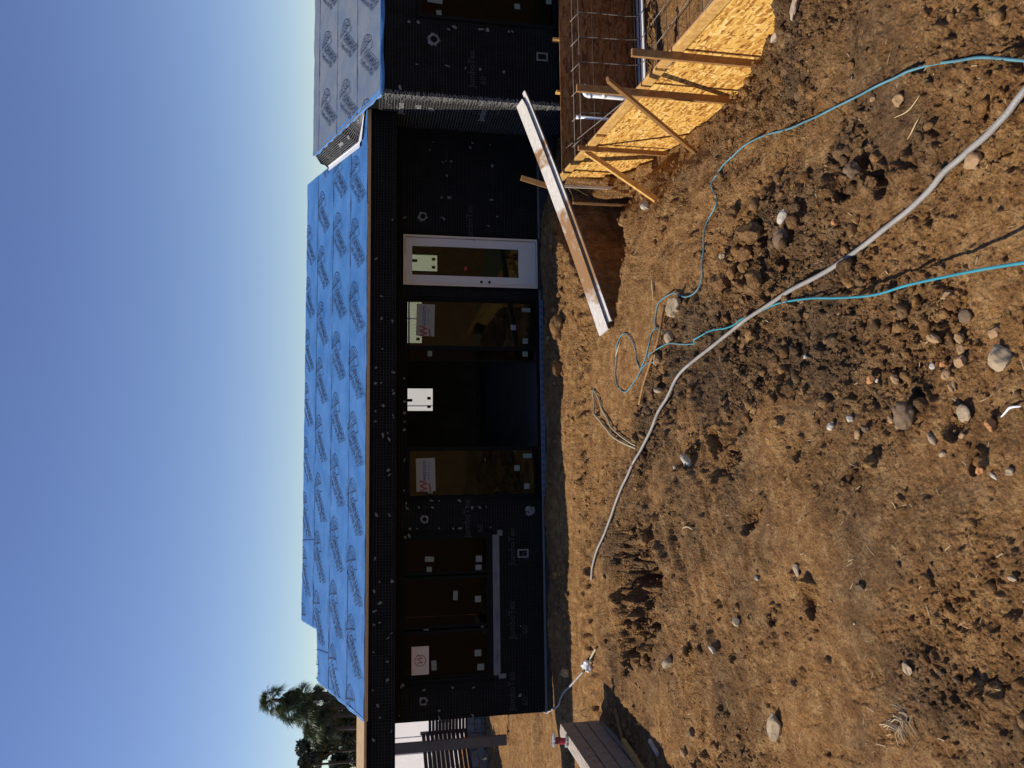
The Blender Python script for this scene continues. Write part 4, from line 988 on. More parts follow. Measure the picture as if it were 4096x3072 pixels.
# ------------------------------------------------------------------ timber form with rebar
f3 = lambda p, z: (p[0], p[1], z)
form = empty('concrete_form', (4.7, -2.0, -1.3), 'plywood and lumber concrete form around an open pit, orange strand board facing the sun', 'formwork')
nrm = np.array([fd[1], -fd[0]]); nrm = -nrm if nrm[0] > 0 else nrm       # pointing to -X
ZT = -.07
# left panel as separate sheets 2.44 m long
s0 = 0.0; k = 0
while s0 < 8.9:
    s1 = min(s0+2.44, 9.0); a = FP1+fd*(s0+.003); b = FP1+fd*(s1-.003)
    mb = MB(); c = nrm*.0; e = nrm*-.016
    P = [a, b, b+e, a+e]
    mb.add([f3(p, -1.62) for p in P]+[f3(p, ZT) for p in P], [(0, 3, 2, 1), (4, 5, 6, 7), (0, 1, 5, 4), (1, 2, 6, 5), (2, 3, 7, 6), (3, 0, 4, 7)])
    mb.build('strand_board', M['osb'], form); s0 = s1
# top plates on the outside of the sheets, in three lengths
for (a_, b_) in ((-.12, 2.16), (2.27, 4.43), (4.50, 9.0)):
    A = FP1+fd*a_+nrm*.022; B = FP1+fd*b_+nrm*.022
    mb = MB(); mb.beam(f3(A, ZT-.045), f3(B, ZT-.045), .038, .125); mb.build('top_plate', M['lumber'], form, bevel=.003)
mb = MB(); mb.beam(f3(FP1+fd*2.2+nrm*-.006, ZT+.006), f3(FP1+fd*9+nrm*-.006, ZT+.006), .022, .008); mb.build('red_edge', M['redpaint'], form)
mb = MB(); mb.beam(f3(FP1+fd*0+nrm*.004, ZT+.012), f3(FP1+fd*9+nrm*.004, ZT+.012), .010, .01); mb.build('sheet_edge', M['edgewood'], form)
x = 4.80; 
while x < 13:
    x2 = min(x+2.44, 13.2); mb = MB(); mb.box(x+.003, x2-.003, -1.56, -1.544, -1.62, -.08); mb.build('strand_board', M['osbshade'], form); x = x2
mb = MB(); mb.box(4.80, 13, -1.54, -1.50, -.19, -.09); mb.build('top_plate', M['lumberdark'], form)
for (x, y) in ((2215, 160), (2228, 370)):
    P = on(x, y, 'Y', -1.47); mb = MB(); mb.beam((P[0], -1.478, -.75), (P[0], -1.478, P[2]+.02), .04, .09, up=(0, 1, 0)); mb.build('stake', M['lumber'], form, bevel=.003)
# vertical stakes against the left panel (photo top x,y -> foot x,y)
def stake(xt, yt, off, zfoot, w=.085, t=.038, mat='lumber', lean=0.0):
    X = None
    # intersect the sight line with the vertical plane just outside the panel
    P0 = FP1+nrm*off; d = ray(xt, yt); tt = ((P0-CP[:2])@nrm)/(d[:2]@nrm); T = CP+d*tt
    B = np.array([T[0]+nrm[0]*lean, T[1]+nrm[1]*lean, zfoot])
    mb = MB(); mb.beam(B, T, t, w, up=(nrm[0], nrm[1], 0)); return mb.build('stake', M[mat], form, bevel=.003)
stake(2526, 210, .085, -1.5, .085, .04, 'lumberdark')
stake(2306, 352, .13, -1.5, .09, .04, 'lumberdark')
stake(2312, 592, .075, -1.5, .07, .04, 'lumberdark')
# kickers
def kicker(xt, yt, off, xb, yb, w=.09, t=.038, name='diagonal_brace', mat='lumber', lift=.0):
    P0 = FP1+nrm*off; d = ray(xt, yt); tt = ((P0-CP[:2])@nrm)/(d[:2]@nrm); T = CP+d*tt; B = hit(xb, yb); B = B+(B-T)/np.linalg.norm(B-T)*.03
    mb = MB(); mb.beam(B, T, w, t, up=(.45, -.9, .15)); return mb.build(name, M[mat], form, bevel=.003)
kicker(2430, 318, .20, 2778, 608, mat='lumberdark')
kicker(2345, 608, .09, 2622, 798)
# free stakes near the trench, each a thing of its own
def post_at(xf, yf, xt, w, t, mat, label, name='stake', upv=(1, 0, 0), yt=None, sinkz=.2):
    B = hit(xf, yf); d = ray(xt, yt if yt is not None else yf-8); tt = (B[1]-CP[1])/d[1]; T = CP+d*tt
    mb = MB(); mb.beam((B[0], B[1], B[2]-sinkz), T, w, t, up=upv)
    return tag(mb.build(name, M[mat], loc=(B[0], B[1], B[2]), bevel=.002), label, 'stake'), B, T
s1_, B1, T1 = post_at(2448, 752, 2190, .045, .085, 'lumbergrey', 'short pale grey stake at the form corner, in front of the white plank', upv=(.3, 1, 0), yt=742)
mb = MB(); mb.beam(T1+np.array([-.01, .06, -.12]), on(2084, 711, 'Y', T1[1]+.06), .085, .038, up=(.3, 1, 0))
tag(mb.build('stake', M['lumberdark'], bevel=.002), 'dark stake standing up behind the white plank, its top against the black wall', 'stake')
s2_, B2, T2 = post_at(2511, 822, 2292, .035, .05, 'lumberdark', 'thin stake with yellow string at the trench end, nearest the long plank', upv=(.3, 1, 0), yt=812)
# nylon strings
def string(A, B, sag, label, n=14):
    P = [np.array(A)*(1-t)+np.array(B)*t-np.array([0, 0, sag*4*t*(1-t)]) for t in [i/n for i in range(n+1)]]
    mb = MB(); mb.tube(P, .0028, 5); return tag(mb.build('string', M['straw'], smooth=True), label, 'string', None)
string(T1-np.array([0, .05, .30]), T2, .04, 'yellow mason string drooping from the grey stake to the thin stake')
string(T1-np.array([0, .05, .32]), hit(2375, 800)+np.array([0, 0, .03]), .06, 'yellow mason string running from the grey stake down to the dirt bank')
# --- rebar cage inside the form
reb = empty('rebar_cage', (6.5, -2.4, -1.5), 'dark rebar mat tied inside the open wooden form', 'rebar')
def bar(P, r=.0065, mat='rebar', rad=False):
    mb = MB(); mb.tube(P, r, 6); return mb.build('bar', M[mat], reb, smooth=True)
yb = -1.72
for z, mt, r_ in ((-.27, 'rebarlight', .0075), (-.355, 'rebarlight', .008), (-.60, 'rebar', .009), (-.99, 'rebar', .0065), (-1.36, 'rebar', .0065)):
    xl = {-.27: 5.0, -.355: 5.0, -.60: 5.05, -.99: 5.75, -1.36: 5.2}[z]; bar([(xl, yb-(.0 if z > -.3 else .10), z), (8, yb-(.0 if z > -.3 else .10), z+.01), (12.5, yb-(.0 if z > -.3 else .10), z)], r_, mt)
for i in range(12):   # L bars: hook, down the wall, bend out across the floor
    x = 5.32+.445*i; w = .012*math.sin(i*2.1)
    bar([(x-.11, yb+.02, -.235), (x, yb-.11, -.36), (x+.01, yb-.115, -.6), (x+.015+w, yb-.12, -1.2), (x+.02+w, yb-.14, -1.36), (x+.02, yb-.22, -1.43), (x+.02, -3.3, -1.46), (x+w, -6.6, -1.45)], .008, 'rebarlight')
for j in range(11):
    bar([(form_x(-2.2-.42*j)+.18, -2.15-.42*j, -1.44), (12.5, -2.15-.42*j+.02, -1.44)], .006, 'rebar')
for off, z, r_ in ((.16, -.20, .008), (.13, -.52, .007), (.13, -.85, .007), (.13, -1.15, .007)):      # bars along the left panel
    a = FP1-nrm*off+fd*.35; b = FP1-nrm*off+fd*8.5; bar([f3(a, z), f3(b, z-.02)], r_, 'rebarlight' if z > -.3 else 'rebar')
for i in range(17):   # verticals with hooked tops along the left panel
    p = FP1+fd*(.7+.45*i)-nrm*.13; q = FP1+fd*(.7+.45*i)-nrm*.035; e = FP1+fd*(.7+.45*i)-nrm*1.2
    bar([f3(q, -.20), f3(p, -.175), f3(p-nrm*.02, -.25), f3(p-nrm*.02, -1.33), f3(p-nrm*.10, -1.43), f3(e, -1.45)], .0065, 'rebar')
bar([on(2265, 592, 'Z', -.12), on(2690, 250, 'Z', -.16)], .008, 'rebarlight')
# --- pvc pipes in the pit
for i, (y, z, mt, r_) in enumerate(((-1.86, -1.50, 'pvc', .024), (-1.76, -1.50, 'pvcgrey', .022), (-1.70, -1.46, 'pvcgrey', .022), (-1.64, -1.50, 'pvcgrey', .022))):
    mb = MB(); mb.tube([(5.25+.05*i, y, z), (8, y+.01, z), (13, y, z)], r_, 12)
    tag(mb.build('conduit', M[mt], smooth=True), ['white pvc pipe lying at the pit bottom along the far form panel', 'grey conduit on the pit bottom, second of the bundle beside the white pipe', 'grey conduit resting on top of the bundle at the pit bottom', 'grey conduit tight against the far form panel at the pit bottom'][i], 'pipe', 'pipes along the pit bottom')
def pv(xt, yt, Y, zb, r_, label, cap=False, extra=None):
    T = on(xt, yt, 'Y', Y); root = empty('pvc_stub', (T[0], T[1], zb), label, 'pipe')
    mb = MB(); mb.tube([(T[0], T[1], zb), T], r_, 14); mb.build('pipe', M['pvc'], root, smooth=True)
    mb = MB(); mb.tube([T-np.array([0, 0, .06]), T], r_*1.22, 14); mb.build('coupling', M['pvc'], root, smooth=True)
    if extra: extra(root, T)
    return root
pv(2305, 468, -2.3, -1.5, .026, 'white pvc riser with cap, standing alone in the form corner')
def xt_(root, T):
    mb = MB(); mb.tube(smooth_path([T-np.array([0, 0, .05]), T+np.array([.01, .0, .03]), T+np.array([.09, .0, .06]), T+np.array([.16, 0, .03])], 4), .036, 12); mb.build('elbow', M['pvc'], root, smooth=True)
    mb = MB(); mb.tube([T+np.array([-.02, -.04, -.25]), T+np.array([.13, .03, -.25])], .034, 12); mb.build('tee', M['pvc'], root, smooth=True)
pv(2352, 382, -2.9, -1.5, .03, 'white pvc stub with elbow and tee behind the upright form stake', extra=xt_)

# ------------------------------------------------------------------ long planks bridging the trench
def plank(Ax, Bx, w, t, label, n=24, dz=0, tilt=.36):
    A, B = Ax, Bx; d = B-A; L = np.linalg.norm(d); d /= L; sd_ = np.cross(d, (0, 0, 1)); sd_ /= np.linalg.norm(sd_); u = np.cross(sd_, d)
    sd_, u = sd_*math.cos(tilt)-u*math.sin(tilt), u*math.cos(tilt)+sd_*math.sin(tilt)
    V = []; F = []
    for i in range(n+1):
        P = A+d*L*i/n-np.array([0, 0, .03*math.sin(math.pi*i/n)])
        for a, b in ((-1, -1), (1, -1), (1, 1), (-1, 1)):
            V.append(P+sd_*a*w/2*(1-(.25 if (i == n and a > 0) else 0))+u*b*t/2)
    for i in range(n):
        for k in range(4): F.append((4*i+k, 4*i+(k+1) % 4, 4*i+4+(k+1) % 4, 4*i+4+k))
    F += [(3, 2, 1, 0), tuple(4*n+k for k in range(4))]
    o = mk('plank', V, F, M['plank'], loc=A)
    o.data.materials.append(M['plankside'])
    for p in o.data.polygons:
        if abs(p.normal.z) < .5 and abs(Vector(p.normal).dot(Vector(d))) < .6: p.material_index = 1
    return tag(o, label, 'plank', 'planks over the trench')
A = hit(2436, 1330); A[2] += .07; B = on(2082, 410, 'Z', .66)
plank(A, B, .215, .034, 'long whitewashed plank smeared with brown dirt, lying tilted across the trench')
d2 = (B-A)/np.linalg.norm(B-A); s2 = np.cross(d2, (0, 0, 1)); s2 /= np.linalg.norm(s2); u2 = np.cross(s2, d2); sv = s2*math.cos(.36)-u2*math.sin(.36); uv = u2*math.cos(.36)+s2*math.sin(.36)
plank(A+d2*.10+sv*.148-uv*.04, B+d2*.12+sv*.13-uv*.04, .08, .032, 'second pale plank mostly hidden beneath the wide dirty one, its edge showing')
# ------------------------------------------------------------------ hoses, pipes and cables on the dirt
def lay(pts, r, mat, label, name, cat, lift=None, n=9, sides=10, group=None, flat=False):
    P = []
    for p in pts:
        h = hit(p[0], p[1]); e = p[2] if len(p) > 2 else 0.0
        if e:     # raised above ground: slide back along the sight line
            d = ray(p[0], p[1]); h = h-d*(e/max(.15, -d[2])); 
        P.append((h, e))
    Q = smooth_path([p[0] for p in P], n); E = []
    tot = len(P)-1
    out = []
    for i, q in enumerate(Q):
        f = min(i/n, tot-1e-6); k = int(f); e = P[k][1]*(1-(f-k))+P[k+1][1]*(f-k) if k < tot else P[-1][1]
        z = gz(q[0], q[1])+r*.8
        out.append(np.array([q[0], q[1], max(z+r*.7, q[2]+r*.9) if e == 0 else max(z, q[2]+r)]))
    # relax heights so the hose bridges small hollows
    z = np.array([o_[2] for o_ in out])
    for _ in range(4 if r < .015 else 10):
        hi = z.copy(); hi[1:-1] = np.maximum(z[1:-1], (z[:-2]+z[2:])/2-.0005); z = hi
    for _ in range(3 if r < .015 else 8):
        s_ = z.copy(); s_[1:-1] = (z[:-2]+z[1:-1]*2+z[2:])/4; z = s_
    z = z+r*.25
    for o_, zz in zip(out, z): o_[2] = zz
    mb = MB(); mb.tube(out, r, sides); o = mb.build(name, M[mat], smooth=True, loc=out[0]); return tag(o, label, cat, group), out
lay([(2374,2318),(2384,2250),(2410,2180),(2450,2100),(2483,1985),(2535,1885),(2600,1770),(2640,1660),(2700,1560),(2780,1460),(2880,1370),(3000,1275),(3160,1180),(3330,1080),(3500,975),(3650,850),(3790,720),(3900,615),(4010,500),(4100,395),(4180,300)],
    .0178, 'flex', 'long grey flexible pipe curving from the house track to the lower right corner', 'flexible_pipe', 'pipe', n=10, sides=14)
lay([(2790,1375),(2850,1328),(2920,1312),(3000,1268),(3110,1222),(3230,1195,.03),(3360,1192,.06),(3500,1180,.10),(3640,1140,.16),(3800,1105,.22),(3950,1075,.28),(4110,1050,.33),(4200,1038,.36)],
    .0085, 'hose', 'bright teal hose crossing over the grey pipe and lifting off the dirt', 'garden_hose', 'hose', n=9)
lay([(4200,250),(4060,240),(3960,232),(3850,243),(3700,275),(3560,325),(3400,405),(3270,470),(3150,520),(3040,560),(2950,620),(2880,700),(2865,760),(2870,810),(2840,880),(2825,960),(2820,1040),(2815,1110),(2790,1165),(2755,1188),(2700,1172),(2655,1200),(2628,1260),(2632,1310),(2655,1328)],
    .0085, 'hosepale', 'pale teal hose sweeping past the wooden form down to the bamboo stick', 'garden_hose', 'hose', n=8)
lay([(2790,1375),(2745,1378),(2690,1374),(2650,1388),(2612,1412),(2606,1435),(2616,1450),(2640,1449),(2600,1452),(2575,1475),(2550,1520),(2530,1552),(2505,1568),(2482,1555),(2468,1520),(2466,1470),(2470,1400),(2485,1350),(2505,1335),(2525,1348),(2545,1390),(2552,1440),(2566,1475),(2585,1440),(2598,1390),(2612,1330),(2628,1312)],
    .0075, 'hosepale', 'thin teal hose lying in a loose loop left of the bamboo stick', 'garden_hose', 'hose', n=7)
lay([(2665,1222,.02),(2640,1350,.04),(2600,1480,.04),(2562,1618,.01)], .016, 'lumberdark', 'thin brown bamboo stick lying across the teal hose', 'stick', 'stick')
lay([(2378,1560),(2392,1640),(2420,1700),(2460,1745),(2500,1770),(2550,1793)], .014, 'cable', 'bent pale cable end in the dirt near the grey pipe, thicker of the pair', 'cable', 'cable', group='pair of bent cables')
lay([(2378,1558),(2402,1600),(2425,1650),(2450,1705),(2490,1745),(2548,1782)], .012, 'cable', 'bent pale cable end in the dirt near the grey pipe, thinner of the pair', 'cable', 'cable', group='pair of bent cables')
lay([(2180,2845),(2200,2850),(2235,2825),(2252,2790),(2268,2765),(2300,2730),(2345,2685)], .017, 'cablegrey', 'cream cable leading from the house corner out to the plastic-wrapped bundle', 'cable', 'cable')
lay([(2372,2650),(2372,2630),(2392,2594)], .017, 'cable', 'short cream cable end sticking out of the plastic-wrapped bundle', 'cable', 'cable')
P = hit(2366, 2660); V, f = rock_verts(4, 77, ang=1.0, sq=(1.75, .85, .8)); V = V*.095*(1+.12*vnoise(V[:, 0]*5, V[:, 1]*5+V[:, 2]*3, 1.5, 3))[:, None]
an = 1.2; V = np.stack([V[:, 0]*math.cos(an)+V[:, 1]*math.sin(an), -V[:, 0]*math.sin(an)+V[:, 1]*math.cos(an), V[:, 2]+.07], -1)
tag(mk('plastic_bundle', V+np.array([P[0], P[1], gz(P[0], P[1])]), f, M['bag'], loc=(P[0], P[1], gz(P[0], P[1]))), 'crumpled clear plastic bag wrapped around the cream cable joint', 'plastic bag')

# ------------------------------------------------------------------ low block wall, its shade side towards us
W0 = np.array([-3.955, -2.18]); W1 = np.array([-4.02, -4.05]); ZTOP = .28
wd = (W1-W0)/np.linalg.norm(W1-W0); wn_ = np.array([wd[1], -wd[0]]); wn_ = wn_ if wn_[0] < 0 else -wn_
bw = empty('block_wall', (W0[0], W0[1], -.45), 'low unfinished concrete block wall with its shaded face towards the camera', 'wall')
for c in range(4):
    z1 = ZTOP-.2*c-.006; z0 = z1-.186; s = -.0 if c % 2 == 0 else -.2
    s = 0.0; first = .2 if c % 2 else .4
    L = [first]; 
    while sum(L) < 4.6: L.append(.4)
    for l in L:
        j = random.uniform(-.004, .004); a = W0+wd*(s+.006)+wn_*(.0+j); b = W0+wd*(s+l-.006)+wn_*(.0+j); e = wn_*(.19)
        mb = MB(); P = [a, b, b+e, a+e]
        mb.add([f3(p, z0) for p in P]+[f3(p, z1+random.uniform(-.003, .003)) for p in P], [(0, 3, 2, 1), (4, 5, 6, 7), (0, 1, 5, 4), (1, 2, 6, 5), (2, 3, 7, 6), (3, 0, 4, 7)])
        o = mb.build('block', M['block'], bw); s += l
        bm = bmesh.new(); bm.from_mesh(o.data); bmesh.ops.bevel(bm, geom=bm.edges[:], offset=.006, segments=1, affect='EDGES'); bm.to_mesh(o.data); bm.free()
mb = MB(); a = W0+wd*.012+wn_*.012; b = W0+wd*4.6+wn_*.012; e = wn_*.166; P = [a, b, b+e, a+e]
mb.add([f3(p, -.6) for p in P]+[f3(p, ZTOP-.008) for p in P], [(0, 3, 2, 1), (4, 5, 6, 7), (0, 1, 5, 4), (1, 2, 6, 5), (2, 3, 7, 6), (3, 0, 4, 7)]); mb.build('mortar_core', M['mortar'], bw)
n = 60; V = []
for i in range(n+1):
    for k in range(5):
        p = W0+wd*(4.6*i/n)+wn_*(.004+.185*k/4); V.append((p[0]+random.uniform(-.003, .003), p[1], ZTOP-.003+random.uniform(0, .012)*(0 if k in (0, 4) else 1)))
mk('rough_grout_top', V, [(5*i+k, 5*i+k+5, 5*i+k+6, 5*i+k+1) for i in range(n) for k in range(4)], M['blocktop'], bw, smooth=False)
# red spool on the wall end
Pt = W0+wd*.42+wn_*.10
sp_ = empty('line_spool', (Pt[0], Pt[1], ZTOP), 'dark red spool between two silver rims sitting on the block wall', 'spool')
ax = np.array([.1, .15, 1.0]); ax /= np.linalg.norm(ax); o0 = np.array([Pt[0], Pt[1], ZTOP+.01])
def disc(c, r, t, name, mat, wob=0):
    r = r*.8
    V = []; n = 22; a = np.cross(ax, (1, 0, 0)); a /= np.linalg.norm(a); b = np.cross(ax, a)
    for h in (0, t):
        for i in range(n):
            q = 2*math.pi*i/n; rr = r*(1+wob*math.sin(i*2.7)); V.append(c+ax*(h+wob*.04*math.sin(i*3.1))+a*rr*math.cos(q)+b*rr*math.sin(q))
    F = [tuple(range(n-1, -1, -1)), tuple(range(n, 2*n))]+[(i, (i+1) % n, n+(i+1) % n, n+i) for i in range(n)]
    mk(name, V, F, M[mat], sp_)
disc(o0, .105, .02, 'rim', 'silver', .12); disc(o0+ax*.02, .055, .16, 'drum', 'red'); disc(o0+ax*.11, .06, .05, 'winding', 'maroon'); disc(o0+ax*.18, .115, .02, 'rim', 'silver', .12)
def wood_on(x0, y0, x1, y1, w, t, mat, label, name='lumber', cat='lumber', group=None, l0=0, l1=0):
    A = hit(x0, y0); B = hit(x1, y1); A[2] += t/2+l0; B[2] += t/2+l1; mb = MB(); mb.beam(A, B, w, t); return tag(mb.build(name, M[mat], loc=A, bevel=.003), label, cat, group)
wood_on(2466, 2838, 2515, 3040, .05, .04, 'lumberdark', 'thin board lying in the shade at the foot of the block wall')
wood_on(2508, 2965, 2600, 3110, .10, .05, 'lumber', 'thick offcut of lumber lying in the block wall shadow', l0=.03)
wood_on(2604, 2960, 2640, 3020, .045, .04, 'lumbergrey', 'short grey pipe-like stick lying in the sun right of the block wall shadow')
P = hit(2352, 2868); mb = MB(); mb.tube([P, P+np.array([.03, 0, .10]), P+np.array([.09, .01, .12]), P+np.array([.13, 0, .02])], .006, 6)
tag(mb.build('wire_loop', M['rebar']), 'small dark wire loop poking out of the dirt beyond the block wall', 'wire')

# ------------------------------------------------------------------ rocks one can pick out in the photograph
RK = [(2245,1310,95,'rockdirt','big angular clod of red dirt against the house footing',(1.2,.8,.75)),
 (2243,1475,85,'rockdirt','reddish boulder at the shadow edge in front of the sliding door',(1.1,.7,.7)),
 (2238,2300,46,'rockdirt','small dark clod at the house shadow edge near the window',(1,.8,.6)),
 (2275,2690,60,'tanstone','jagged tan clod beside the cream cable at the shadow edge',(1,.7,.9)),
 (2592,822,60,'whitestone','pale half-buried stone just below the lower brace',(1,.7,.8)),
 (2711,1228,105,'palestone','jagged pale grey rock inside the bend of the teal hose',(1,.6,.7)),
 (2690,1350,60,'palestone','small grey rock below the jagged pale rock, right of the bamboo stick',(1,.7,.8)),
 (2642,1440,60,'tanstone','squarish tan rock where the thin hose ends',(1,.8,.8)),
 (2641,1560,52,'palestone','small upright dark and cream stone left of the grey pipe',(1.3,.6,.9)),
 (2895,1025,36,'palestone','small smooth grey stone on the orange dirt right of the pale hose',(1,.9,.8)),
 (3069,930,140,'rockdirt','largest of the dark dirt lumps heaped right of the pale hose',(1,.8,.8)),
 (3010,1020,110,'rockdirt','dark angular dirt lump in the middle of the heap',(1,.75,.8)),
 (2915,1140,120,'rockdirt','brown dirt lump nearest the bright teal hose',(1,.7,.8)),
 (2935,860,90,'rockdirt','brown dirt lump at the upper end of the heap',(1,.8,.7)),
 (3040,1120,110,'rockdirt','brown dirt lump at the lower right of the heap, above the grey pipe',(1,.8,.7)),
 (3139,868,70,'whitestone','chalky white broken rock among the brown clods',(1.1,.7,.6)),
 (3140,960,100,'darkstone','dark knobbly clod beside the chalky white rock',(1,.8,.7)),
 (3357,893,48,'orangestone','orange square stone above the middle of the grey pipe',(1,.9,.8)),
 (3430,680,100,'darkstone','grey brown clod in the dark rubble between pale hose and grey pipe',(.9,.8,.8)),
 (3460,620,80,'rockdirt','flat-topped clod above the grey rubble lump',(1,.8,.6)),
 (3500,725,80,'rockdirt','broken tan clod at the right of the dark rubble',(1,.8,.7)),
 (3609,404,66,'tanstone','tan rock touching a yellow straw near the pale hose',(1,.9,.7)),
 (3495,396,34,'tanstone','small tan pebble just below the pale hose',(1,.8,.6)),
 (3905,648,100,'tanstone','round tan rock right beside the grey pipe near the picture edge',(1,.9,.6)),
 (3812,1183,84,'tanstone','flat faced tan rock just under the bright teal hose',(1,.8,.6)),
 (3870,1265,74,'darkstone','dark square rock below the flat faced tan rock',(1,.95,.5)),
 (3858,1352,60,'tanstone','tan rock in the cluster, topmost of three in a row',(1,.8,.7)),
 (3862,1400,50,'tanstone','tan rock in the cluster, middle of three in a row',(1.1,.8,.7)),
 (3855,1445,72,'tanstone','tan rock in the cluster, lowest and largest of three in a row',(1,.85,.6)),
 (3752,1350,70,'tanstone','long tan rock left of the rock cluster',(1.2,.7,.7)),
 (3790,1455,44,'orangestone','orange stone in the cluster beside a white pebble',(1,.6,.8)),
 (3735,1465,34,'whitestone','white pebble at the near end of the rock cluster',(1,.9,.7)),
 (3800,1500,56,'tanstone','brown stone at the lower side of the cluster',(1,.7,.7)),
 (3990,1330,70,'tanstone','smooth tan rock half sunk above the big pale boulder',(1,.85,.5)),
 (4018,1438,150,'palestone','biggest pale boulder with a flat sunlit face near the picture edge',(1.05,.75,.55)),
 (3820,1543,62,'tanstone','flat tan slab on edge left of the big pale boulder',(1.3,.6,.6)),
 (3490,1518,52,'orangestone','bright orange rock in the rubble below the teal hose',(1,.9,.7)),
 (3607,1520,60,'tanstone','tan rock right of the bright orange rock',(1,.8,.7)),
 (3525,1523,26,'whitestone','white pebble stuck beside the bright orange rock',(1,.6,.7)),
 (3228,1428,28,'whitestone','tiny white pebble by a crossing of twigs',(1,.8,.7)),
 (3337,1705,44,'whitestone','smooth egg-shaped whitish pebble',(1.2,.9,.8)),
 (3408,1675,38,'whitestone','rough white stone just above the egg-shaped pebble',(1,.9,.8)),
 (3441,1738,50,'tanstone','brown angular stone below the rough white stone',(1.1,.8,.7)),
 (3472,1716,46,'darkstone','dark stone next to the brown angular stone',(1,.8,.7)),
 (3635,1662,130,'darkstone','large square earth-covered rock casting a deep shadow in the foreground',(1,.95,.6)),
 (3602,1707,36,'tanstone','small oval stone at the foot of the large earth-covered rock',(1.1,.7,.7)),
 (3570,1680,44,'tanstone','blocky stone on the left of the large earth-covered rock',(1,.8,.6)),
 (3736,1755,56,'palestone','half-buried greyish stone below the large earth-covered rock',(1.2,.6,.6)),
 (3780,1818,40,'palestone','light stone lying in a small hollow',(1,.8,.6)),
 (3862,1740,40,'tanstone','small tan stone alone to the right of the half-buried stone',(1,.8,.6)),
 (3880,1655,90,'palestone','broad flat tan rock almost flush with the dirt',(1,.85,.35)),
 (3985,1700,70,'orangestone','reddish rock beside a deep shadow near the white plastic strip',(1,.7,.7)),
 (3942,1880,50,'orangestone','brown rock leaning over a dark hollow',(1,.7,.7)),
 (3979,1905,40,'whitestone','flat white flake under the leaning brown rock',(1.3,.6,.4)),
 (4048,1888,46,'palestone','round yellowish pebble near the picture edge',(1,.9,.8)),
 (2756,1840,70,'whitestone','pale pointed stone on the smooth mound',(1.4,.6,.6)),
 (2716,1869,20,'whitestone','tiny white pebble beside the pale pointed stone',(1,1,.8)),
 (2684,2650,66,'palestone','dark hollow-faced rock with a pale rim left of the white shard',(1,.8,.8)),
 (2860,2596,48,'whitestone','sharp white shard of stone on the mound',(1.6,.6,.5)),
 (2955,2486,54,'palestone','pale tan stone with a rough top',(1,.8,.6)),
 (3034,2312,26,'whitestone','small white curled flake near the mound top',(1.3,.6,.6)),
 (3193,2280,60,'palestone','round flat grey stone with a white spot',(1.1,.8,.4)),
 (3446,2346,54,'darkstone','dark pointed rock with a lit edge in the lower foreground',(1,.8,.8)),
 (3421,2495,14,'whitestone','tiny pale pebble lying alone on footprinted dirt',(1,.6,.7)),
 (3649,2672,66,'palestone','flat tan stone beside shoe prints',(1,.85,.45)),
 (3188,2736,36,'darkstone','small dark upright pebble',(1,.6,1)),
 (3119,2906,86,'palestone','knobbly cream rock with a dark cleft in the lower left foreground',(1.7,.75,.8)),
 (4060,2312,44,'palestone','yellowish stone in a rough dark hollow at the right edge',(1,.7,.7)),
 (2776,2930,50,'darkstone','dark rounded clod on the slope below the pinkish streak',(1,.8,.8)),
 (2741,3010,44,'tanstone','tan clod near the bottom edge of the picture',(1,.8,.7)),
 (3840,2720,40,'darkstone','dark pebble in rough dirt, lower right foreground',(1,.7,.8)),
 (3780,2690,36,'darkstone','small dark clod just left of the dark pebble in rough dirt',(1,.7,.8))]
for i, (x, y, s_, mt, lb, sq) in enumerate(RK):
    rock(x, y, s_*.86, M[mt], lb, sq, n=4 if s_ > 80 else 3, sink=.22)
# weathered root stump by the form
for (x, y, s_, sq, lb) in ((3072, 55, 120, (1.2, .7, .8), 'weathered grey root stump lying against the end of the strand board'), (3120, 140, 60, (1.6, .6, .6), 'curved grey root piece below the stump'), (3195, 15, 70, (1.8, .5, .5), 'pale splintered wood piece at the top edge right of the stump')):
    rock(x, y, s_, M['root'], lb, sq, n=4, name='root_piece', cat='root')
# straws, sticks, chips
def straw(x0, y0, x1, y1, r_, mat, label, name='straw', cat='straw', bend=.0):
    A = hit(x0, y0); B = hit(x1, y1); m_ = (A+B)/2+np.array([bend, bend*.5, .004]); P = smooth_path([A+np.array([0, 0, r_*2]), m_+np.array([0, 0, r_*2]), B+np.array([0, 0, r_*3])], 5)
    for p in P: p[2] = max(p[2], gz(p[0], p[1])+r_)
    mb = MB(); mb.tube(P, [r_*(1-.5*abs(2*i/(len(P)-1)-1)) for i in range(len(P))], 5); return tag(mb.build(name, M[mat], smooth=True, loc=A), label, cat)
straw(3582, 472, 3688, 382, .005, 'straw', 'long bent yellow straw lying against a tan rock', bend=-.03)
straw(3638, 558, 3684, 472, .005, 'straw', 'straight pale straw below the bent yellow straw')
straw(4022, 1668, 4100, 1625, .008, 'pvc', 'white plastic strip curling in at the picture edge', 'plastic_strip', 'plastic', .02)
straw(2470, 1425, 2490, 1372, .014, 'chip', 'pale split wood stick inside the thin hose loop', 'wood_stick', 'stick')
straw(2622, 1200, 2618, 1112, .014, 'straw', 'cream perforated strip of plastic mesh on the orange dirt', 'mesh_strip', 'plastic')
straw(2778, 2118, 2740, 2112, .009, 'chip', 'small twig sticking up from the clods, throwing a long shadow', 'twig', 'stick', .02)
straw(3262, 1440, 3265, 1390, .007, 'darkstone', 'thin dark twig by the tiny white pebble', 'twig', 'stick')
straw(3690, 2935, 3630, 3040, .003, 'darkstone', 'very thin dark twig in the lower foreground', 'twig', 'stick')
straw(3905, 3110-60, 3990, 2760, .0, 'chip', 'x') if False else None
